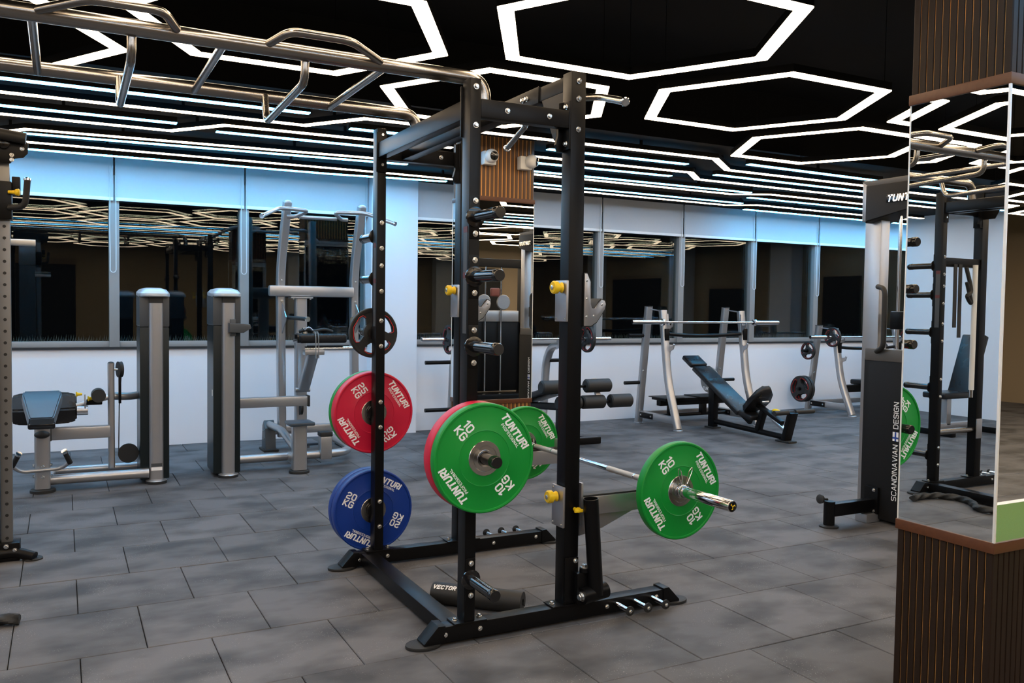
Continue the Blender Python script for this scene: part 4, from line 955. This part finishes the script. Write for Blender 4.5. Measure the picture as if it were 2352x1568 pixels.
def rack_bar(label, xa, xb, x0, x1, y, z):
    t = thing('barbell', label, 'barbell', ((x0 + x1) / 2, y, z), 'barbells racked by the windows')
    part(t, 'shaft', CHR, Cy((xa, y, z), (xb, y, z), .014))
    for e, i, s in ((x0, xa, -1), (x1, xb, 1)):
        sl = part(t, 'sleeve', CHR, Cy((i, y, z), (e, y, z), .025)); part(t, 'sleeve_shoulder', CHR, L([(.026, 0), (.042, .004), (.042, .03), (.026, .034)], (i, y, z), (s, 0, 0), 24))
        part(sl, 'end_cap', BLKS, Cy((e, y, z), (e + s * .002, y, z), .02))
t = thing('bench_rack', 'tall silver bench press rack with empty barbell near the windows', 'bench rack', (5.43, 5.0, 0), 'silver bench racks')
bench_rack(t, 4.83, 6.04, 0.0, 1.442, 1.245)
stp = part(t, 'spotter_step', BLK, B(4.95, 5.95, 5.05, 5.33, .30, .335, .004)); part(stp, 'step_tread', BLKM, B(4.90, 5.20, 5.0, 5.33, .336, .346, .003)); part(stp, 'step_tread', BLKM, B(5.45, 5.85, 5.0, 5.33, .336, .346, .003))
part(t, 'step_beam', BLK, B(4.95, 6.03, 5.15, 5.23, .235, .30, .006))
for x in (5.10, 5.60): part(t, 'step_leg', BLK, B(x, x + .07, 5.15, 5.22, .10, .24, .004))
part(t, 'step_tube', BLK, Cy((4.84, 5.18, .115), (6.03, 5.18, .115), .022))
part(t, 'disc_horn', BLK, Cy((6.01, 5.37, .5115), (5.84, 5.37, .5115), .022))
rack_bar('bare chrome barbell on the tall bench rack', 4.76, 6.15, 4.31, 6.565, 4.875, 1.262)
t = thing('grey_disc', 'plain grey disc on a peg behind the incline bench', 'weight plate', (5.93, 5.37, .29))
part(t, 'disc_body', PLG, L([(.027, -.02), (.15, -.02), (.165, -.014), (.17, 0), (.165, .014), (.15, .02), (.027, .02)], (5.90, 5.37, .51), (1, 0, 0), 40, close=True))
part(t, 'hub_ring', SILM, L([(.027, -.021), (.045, -.021), (.045, .021), (.027, .021)], (5.90, 5.37, .51), (1, 0, 0), 28, close=True))
text(t, 'TUNTURI', .032, (5.8795, 5.37, .40), (0, -1, 0), (0, 0, 1), wt=.24, shear=.2)

t = thing('bench_rack', 'lower silver bench press rack with red lined discs, beside the cable tower', 'bench rack', (8.5, 5.2, 0), 'silver bench racks')
bench_rack(t, 7.93, 9.14, .20, 1.215, 1.05, horns=(.32, .86))
part(t, 'bench_pad', VINYL, Cushion((8.53, 4.75, .43), .3, 1.1, .07, bev=.02)); part(t, 'bench_beam', BLK, B(8.10, 9.0, 5.1, 5.2, .30, .40, .008)); part(t, 'bench_spine', BLK, B(8.49, 8.57, 4.3, 5.3, .32, .39, .008)); part(t, 'bench_leg', SIL, B(8.48, 8.58, 4.35, 4.43, .0, .33, .008))
rack_bar('chrome barbell loaded with small spoked discs on the lower bench rack', 7.86, 9.21, 7.35, 9.70, 5.075, 1.066)
tri_plate('small red lined disc on the left end of the lower rack barbell', (7.77, 5.075, 1.066), (1, .0, 0), .27, .035, 'small spoked discs at the lower bench rack')
tri_plate('small red lined disc on the right end of the lower rack barbell', (9.29, 5.075, 1.066), (1, 0, 0), .27, .035, 'small spoked discs at the lower bench rack')
tri_plate('upper stored disc on the left rear post of the lower bench rack', (7.78, 5.513, .86), (1, 0, 0), .25, .035, 'small spoked discs at the lower bench rack')
tri_plate('outer of two large discs low on the left post of the lower rack', (7.74, 5.587, .32), (1, 0, 0), .37, .045, 'small spoked discs at the lower bench rack')
tri_plate('inner of two large discs low on the left post of the lower rack', (7.80, 5.587, .32), (1, 0, 0), .37, .045, 'small spoked discs at the lower bench rack')
tri_plate('upper stored disc on the right rear post of the lower bench rack', (9.27, 5.513, .86), (1, 0, 0), .25, .035, 'small spoked discs at the lower bench rack')
tri_plate('large stored disc on the right rear post of the lower bench rack', (9.27, 5.587, .32), (1, 0, 0), .42, .045, 'small spoked discs at the lower bench rack')

# incline bench in front of the tall rack
IX = 5.42
t = thing('incline_bench', 'black incline bench with saddle seat in front of the tall rack', 'bench', (IX, 4.1, 0))
ang = math.atan2(.46, .80)
part(t, 'back_pad', VINYL, Cushion((IX, 4.58, .475), .27, .93, .065, Matrix.Rotation(ang, 3, 'X'), bev=.02))
part(t, 'head_pad', VINYL, Cushion((IX, 5.10, .775), .25, .21, .06, Matrix.Rotation(ang, 3, 'X'), bev=.02))
part(t, 'pad_spine', BLK, T([(IX, 5.05, .70), (IX, 4.10, .15)], 0, sec=rsec(.03, .025, .008), up=(1, 0, 0)))
def saddle(bm):
    V = []
    for (y, z, hw, th) in ((4.13, .28, .08, .05), (4.07, .33, .14, .07), (3.98, .415, .15, .075), (3.91, .50, .12, .07), (3.87, .56, .06, .05)):
        n = Vector((0, .62, .78)); V.append([bm.verts.new(Vector((IX + a * hw, y, z)) + n * b * th) for a, b in ((-1, -.5), (-.5, -.62), (.5, -.62), (1, -.5), (1.06, .2), (.8, .5), (.3, .42), (-.3, .42), (-.8, .5), (-1.06, .2))])
    for a, b in zip(V, V[1:]): _ring_faces(bm, a, b)
    bm.faces.new(V[0][::-1]); bm.faces.new(V[-1])
part(t, 'seat_pad', VINYL, saddle, ang=60)
part(t, 'lower_pad', VINYL, Cushion((IX, 4.10, .235), .24, .26, .06, Matrix.Rotation(ang * .4, 3, 'X'), bev=.02))
part(t, 'rear_leg', BLK, B(IX - .035, IX + .035, 4.69, 4.79, .02, .56, .006)); part(t, 'rear_foot', BLKM, B(IX - .06, IX + .06, 4.66, 4.82, 0, .02, .006))
part(t, 'base_tube', BLK, Cy((IX, 4.72, .085), (IX, 3.56, .05), .032)); part(t, 'front_leg', BLK, T([(IX, 3.56, .02), (IX, 3.47, .33)], 0, sec=rsec(.03, .055, .01), up=(1, 0, 0))); part(t, 'front_foot', BLKM, B(IX - .06, IX + .06, 3.46, 3.66, 0, .02, .006))
part(t, 'strut', BLK, T([(IX, 3.98, .07), (IX, 3.90, .30)], 0, sec=rsec(.03, .04, .01), up=(1, 0, 0))); part(t, 'seat_rail', BLK, T([(IX, 4.0, .36), (IX, 3.62, .20)], 0, sec=rsec(.022, .03, .008), up=(1, 0, 0)))
part(t, 'seat_slide', CHR, T([(IX, 3.75, .22), (IX, 3.56, .12)], 0, sec=rsec(.02, .022, .008), up=(1, 0, 0))); part(t, 'adjust_lever', YEL, Sph((IX + .03, 3.74, .315), .02, .065, .022))
part(t, 'foot_bar', BLK, Cy((IX - .24, 3.49, .33), (IX + .30, 3.49, .33), .016))
for x0_, x1_ in ((-.25, -.05), (.05, .32)): part(t, 'foot_roller', BLKM, Cy((IX + x0_, 3.49, .33), (IX + x1_, 3.49, .33), .026))
part(t, 'seat_pivot', CHR, Cy((IX - .05, 3.89, .40), (IX + .05, 3.89, .40), .016))

# decline bench with rollers behind the rack
t = thing('decline_bench_rack', 'silver and black decline bench with foam leg rollers behind the rack', 'bench rack', (3.1, 5.0, 0), 'silver bench racks')
for x in (2.42, 3.62):
    fr = part(t, 'curved_post', SIL, T([(x, 5.70, .02), (x, 5.64, .78), (x, 5.52, .96), (x, 5.30, .985)], 0, sec=rsec(.035, .05, .03), rad=.16, up=(1, 0, 0), n=8)); bolt(fr, (x - .036, 5.64, .76), (-1, 0, 0), .012, .01)
    part(t, 'base_foot', SIL, B(x - .05, x + .05, 5.45, 5.74, 0, .05, .012))
    part(t, 'bar_catch', SILM, Pr([(5.33, 1.05), (5.26, 1.05), (5.24, 1.042), (5.185, 1.042), (5.175, 1.07), (5.16, 1.07), (5.165, .99), (5.33, .93)], 'yz', x - .045, x - .037))
    for z in (.256, .786): part(t, 'disc_horn', BLK, Cy((x + (-.02 if x < 3 else .02), 5.60, z), (x + (-.36 if x < 3 else .26), 5.60, z), .022))
part(t, 'rear_beam', SIL, B(2.42, 3.62, 5.60, 5.66, .12, .19, .01))
part(t, 'bench_pad', VINYL, Cushion((3.02, 4.62, .50), .28, .85, .07, Matrix.Rotation(R(-14), 3, 'X'), bev=.02)); part(t, 'bench_spine', BLK, T([(3.02, 5.2, .33), (3.02, 4.05, .42)], 0, sec=rsec(.035, .04, .01), up=(1, 0, 0)))
part(t, 'base_beam', BLK, B(2.98, 3.06, 4.2, 5.6, .08, .16, .01)); part(t, 'bench_leg', BLK, B(2.98, 3.06, 4.22, 4.32, 0, .42, .01)); part(t, 'bench_leg', BLK, B(2.98, 3.06, 5.25, 5.33, 0, .33, .01))
part(t, 'base_cross', BLK, B(2.75, 3.5, 4.25, 4.33, .0, .07, .01))
part(t, 'floor_strut', BLK, Cy((3.02, 5.2, .10), (3.42, 4.3, .03), .022))
part(t, 'roller_arm', SILM, T([(3.28, 4.08, .70), (3.30, 3.98, .45)], 0, sec=rsec(.015, .03, .008), up=(1, 0, 0))); part(t, 'roller_mount', BLK, T([(3.02, 4.1, .42), (3.29, 4.05, .50)], .025))
part(t, 'roller_axle', BLK, Cy((2.72, 4.0, .635), (3.40, 4.0, .635), .014)); part(t, 'roller_axle', BLK, Cy((2.85, 3.98, .475), (3.60, 3.98, .475), .014))
for xa, xb, y, z in ((2.62, 2.90, 4.0, .635), (3.13, 3.42, 4.0, .638), (2.80, 3.06, 3.98, .475), (3.08, 3.34, 3.98, .478), (3.41, 3.67, 3.98, .478)):
    part(t, 'foam_roller', BLKM, L([(.055, 0), (.068, .012), (.068, xb - xa - .012), (.055, xb - xa), (.015, xb - xa)], (xa, y, z), (1, 0, 0), 32))
rack_bar('chrome barbell with two red lined discs on the decline bench', 2.30, 3.74, 1.86, 4.24, 5.21, 1.058)
tri_plate('spoked disc on the left end of the decline bench barbell', (2.18, 5.21, 1.057), (1, 0, 0), .32, .04, 'spoked discs on the decline bench barbell')
tri_plate('spoked disc on the right end of the decline bench barbell', (3.92, 5.21, 1.057), (1, 0, 0), .32, .04, 'spoked discs on the decline bench barbell')

# ------------------------------------------------------------------ cable tower beside the right pillar
t = thing('cable_tower', 'grey and charcoal cable tower with white side lettering', 'gym machine', (3.55, .5, 0))
part(t, 'side_post', SIL, B(3.40, 3.49, .765, .895, .02, 2.27, .008)); part(t, 'side_post', SIL, B(3.40, 3.49, .30, .40, .02, 2.27, .008))
hdm = part(t, 'header', SHR, Pr([(.845, 2.265), (.845, 2.015), (.45, 2.095), (.355, 2.11), (.355, 2.265)], 'yz', 3.335, 3.56, .012)); part(t, 'header_top', TAN, Pr([(.90, 2.30), (.845, 2.262), (.355, 2.262), (.30, 2.30)], 'yz', 3.36, 3.54, .004)); part(t, 'header_side', SIL, B(3.37, 3.52, .84, .90, 2.03, 2.305, .008))
badge = part(t, 'name_badge', BLKS, B(3.329, 3.336, .385, .675, 2.135, 2.187, .003)); text(badge, 'TUNTURI', .037, (3.3285, .53, 2.161), (0, -1, 0), (0, 0, 1), m=CHR, wt=.26, shear=.25, xs=1.05, space=.14)
part(t, 'lower_shroud', SHR, Pr([(.85, .02), (.85, 1.10), (.80, 1.16), (.38, 1.16), (.33, 1.10), (.33, .02)], 'yz', 3.375, 3.54, .012)); part(t, 'shroud_top', TAN, B(3.368, 3.43, .36, .84, 1.085, 1.168, .008)); 
for y in (.50, .66): part(t, 'guide_rod', CHR, Cy((3.46, y, 1.15), (3.46, y, 2.06), .012))
part(t, 'carriage', BLK, B(3.42, 3.50, .47, .69, 1.30, 1.42, .008)); part(t, 'pull_cable', BLKM, Cy((3.44, .58, 1.42), (3.44, .58, 2.06), .004, seg=8))
part(t, 'grab_handle', BLKM, T([(3.36, .74, 1.15), (3.34, .67, 1.18), (3.34, .67, 1.57), (3.38, .76, 1.585)], .017, 14, .05))
part(t, 'rear_shroud', SHR, B(3.54, 3.68, .36, .82, .02, 1.1, .015))
part(t, 'base_shoe', SIL, B(3.27, 3.40, .70, .80, .0, .06, .01))
text(t, 'SCANDINAVIAN', .034, (3.3743, .580, .355), (0, 0, 1), (0, 1, 0), wt=.14, space=.17, xs=1.03)
text(t, 'DESIGN', .034, (3.3743, .580, .735), (0, 0, 1), (0, 1, 0), wt=.14, space=.17, xs=1.03)
fl = part(t, 'flag_print', PRINT, B(3.3735, 3.3752, .558, .602, .565, .625)); part(fl, 'flag_cross', FLAGB, B(3.3728, 3.3737, .558, .602, .580, .592)); part(fl, 'flag_cross', FLAGB, B(3.3726, 3.3736, .574, .586, .565, .625))
sf = part(t, 'stabilizer_post', BLK, Cy((2.965, .745, .0), (2.965, .745, .172), .036)); part(t, 'stabilizer_foot', BLKM, L([(.062, 0), (.062, .01), (.05, .016)], (2.965, .745, 0), (0, 0, 1), 28))
part(t, 'stabilizer_arm', BLK, B(2.98, 3.38, .715, .775, .07, .155, .008)); part(t, 'stabilizer_plate', BLK, B(3.355, 3.40, .69, .80, .055, .235, .004))
for z in (.215, .075): bolt(t, (3.355, .72, z), (-1, 0, 0), .012, .012)
part(t, 'set_knob', BLKM, L([(.008, 0), (.008, .05), (.028, .054), (.03, .07), (.02, .074)], (2.945, .745, .185), (-1, 0, .12), 24))

for yb in (LY,):
    part(r2, 'cross_bar', BLK, B(-2.60, -2.16, LY + .01, LY + .06, 1.78, 1.85, .004)); part(r2, 'safety_tube', STEEL, Cy((-2.60, LY + .03, .47), (-2.16, LY + .03, .47), .022)); part(r2, 'tube_plate', SILM, B(-2.67, -2.60, LY - .012, LY - .004, .40, .56, .003))
for o_ in list(bpy.data.objects):
    if o_.parent == r2 and o_.name.split('.')[0] in ('cross_bar', 'safety_tube', 'tube_plate'): o_.matrix_parent_inverse = (Matrix.Translation((-2.62, .62, 0)) @ Matrix.Diagonal((-1, 1, 1, 1))).inverted()
t = thing('suspension_straps', 'black suspension straps hanging from the second rack, seen in the mirror', 'straps', (-2.35, LY, 1.4))
for x, z in ((-2.28, 1.30), (-2.34, 1.22)): part(t, 'strap', BLKM, T([(x, LY - .002, 1.80), (x, LY - .006, z)], 0, sec=[(-.02, -.003), (.02, -.003), (.02, .003), (-.02, .003)], up=(0, 1, 0)))
part(t, 'grip', BLKM, T(smooth_path([(-2.40, LY - .01, 1.78), (-2.44, LY - .03, 1.60), (-2.38, LY - .04, 1.55), (-2.46, LY - .02, 1.50), (-2.40, LY - .02, 1.66)], 6), .016, 10))
t = thing('hanging_bar', 'pale steel bar hanging upright on the second rack, seen in the mirror', 'bar', (-2.50, LY, .8))
part(t, 'bar_tube', WHT, Cy((-2.50, LY - .02, .80), (-2.50, LY - .02, 1.80), .02)); part(t, 'bar_end', CHR, Cy((-2.50, LY - .02, .74), (-2.50, LY - .02, .80), .014))

# ------------------------------------------------------------------ room contents that only the mirrors and panes show
t = thing('adjustable_bench', 'black adjustable bench near the left wall, seen in the right mirror', 'bench', (-5.4, 3.4, 0))
part(t, 'seat_pad', VINYL, Cushion((-5.2, 3.3, .46), .45, .3, .07)); part(t, 'back_pad', VINYL, Cushion((-5.58, 3.3, .80), .08, .3, .75, Matrix.Rotation(R(-20), 3, 'Y'))); part(t, 'frame', SIL, B(-5.8, -5.0, 3.26, 3.34, .06, .13, .01)); part(t, 'leg', SIL, B(-5.25, -5.17, 3.26, 3.34, .1, .43, .01)); part(t, 'foot', BLK, B(-5.05, -4.97, 3.05, 3.55, 0, .07, .01)); part(t, 'foot', BLK, B(-5.85, -5.77, 3.05, 3.55, 0, .07, .01))
t = thing('functional_trainer', 'dark cable machine with disc pulleys, seen in the mirror behind the rack', 'gym machine', (4.0, -1.9, 0))
for x in (3.5, 4.5): part(t, 'side_post', SHR, B(x - .06, x + .06, -1.75, -1.6, 0, 2.1, .01))
part(t, 'top_beam', SHR, B(3.5, 4.5, -1.72, -1.62, 1.98, 2.1, .01)); part(t, 'mid_plate', SIL, B(3.6, 4.4, -1.7, -1.62, 1.2, 1.36, .01))
for x in (3.82, 4.13): part(t, 'disc_pulley', SIL, L([(.01, 0), (.10, 0), (.11, .015), (.10, .03), (.01, .03)], (x, -1.6, 1.48), (0, 1, 0), 32))
part(t, 'head_pad', PINKP, Cushion((3.98, -1.56, 1.62), .14, .06, .12)); part(t, 'platform', BLK, B(3.4, 4.6, -2.2, -1.4, .0, .18, .02)); part(t, 'stack', BLK, B(3.57, 4.43, -1.75, -1.65, .2, 1.2, .01))
for x in (3.85, 4.1): part(t, 'guide_rod', CHR, Cy((x, -1.6, .2), (x, -1.6, 1.98), .012))
t = thing('disc_tree', 'dark storage frame with spoked discs, seen in the narrow mirror at the right edge', 'disc rack', (3.7, -5.3, 0))
part(t, 'post', BLK, B(3.65, 3.75, -5.4, -5.3, 0, 2.0, .01)); part(t, 'base', BLK, B(3.2, 4.2, -5.6, -5.1, 0, .25, .02))
for z in (.5, 1.0, 1.5): part(t, 'horn', CHR, Cy((3.7, -5.3, z), (3.7, -5.0, z), .024))
for z, dd in ((1.0, .32), (.5, .42)): tri_plate('spoked disc on the dark storage frame, %s one' % ('upper' if z > .8 else 'lower'), (3.7, -5.1, z), (0, 1, 0), dd, .05, 'spoked discs on the storage frame')
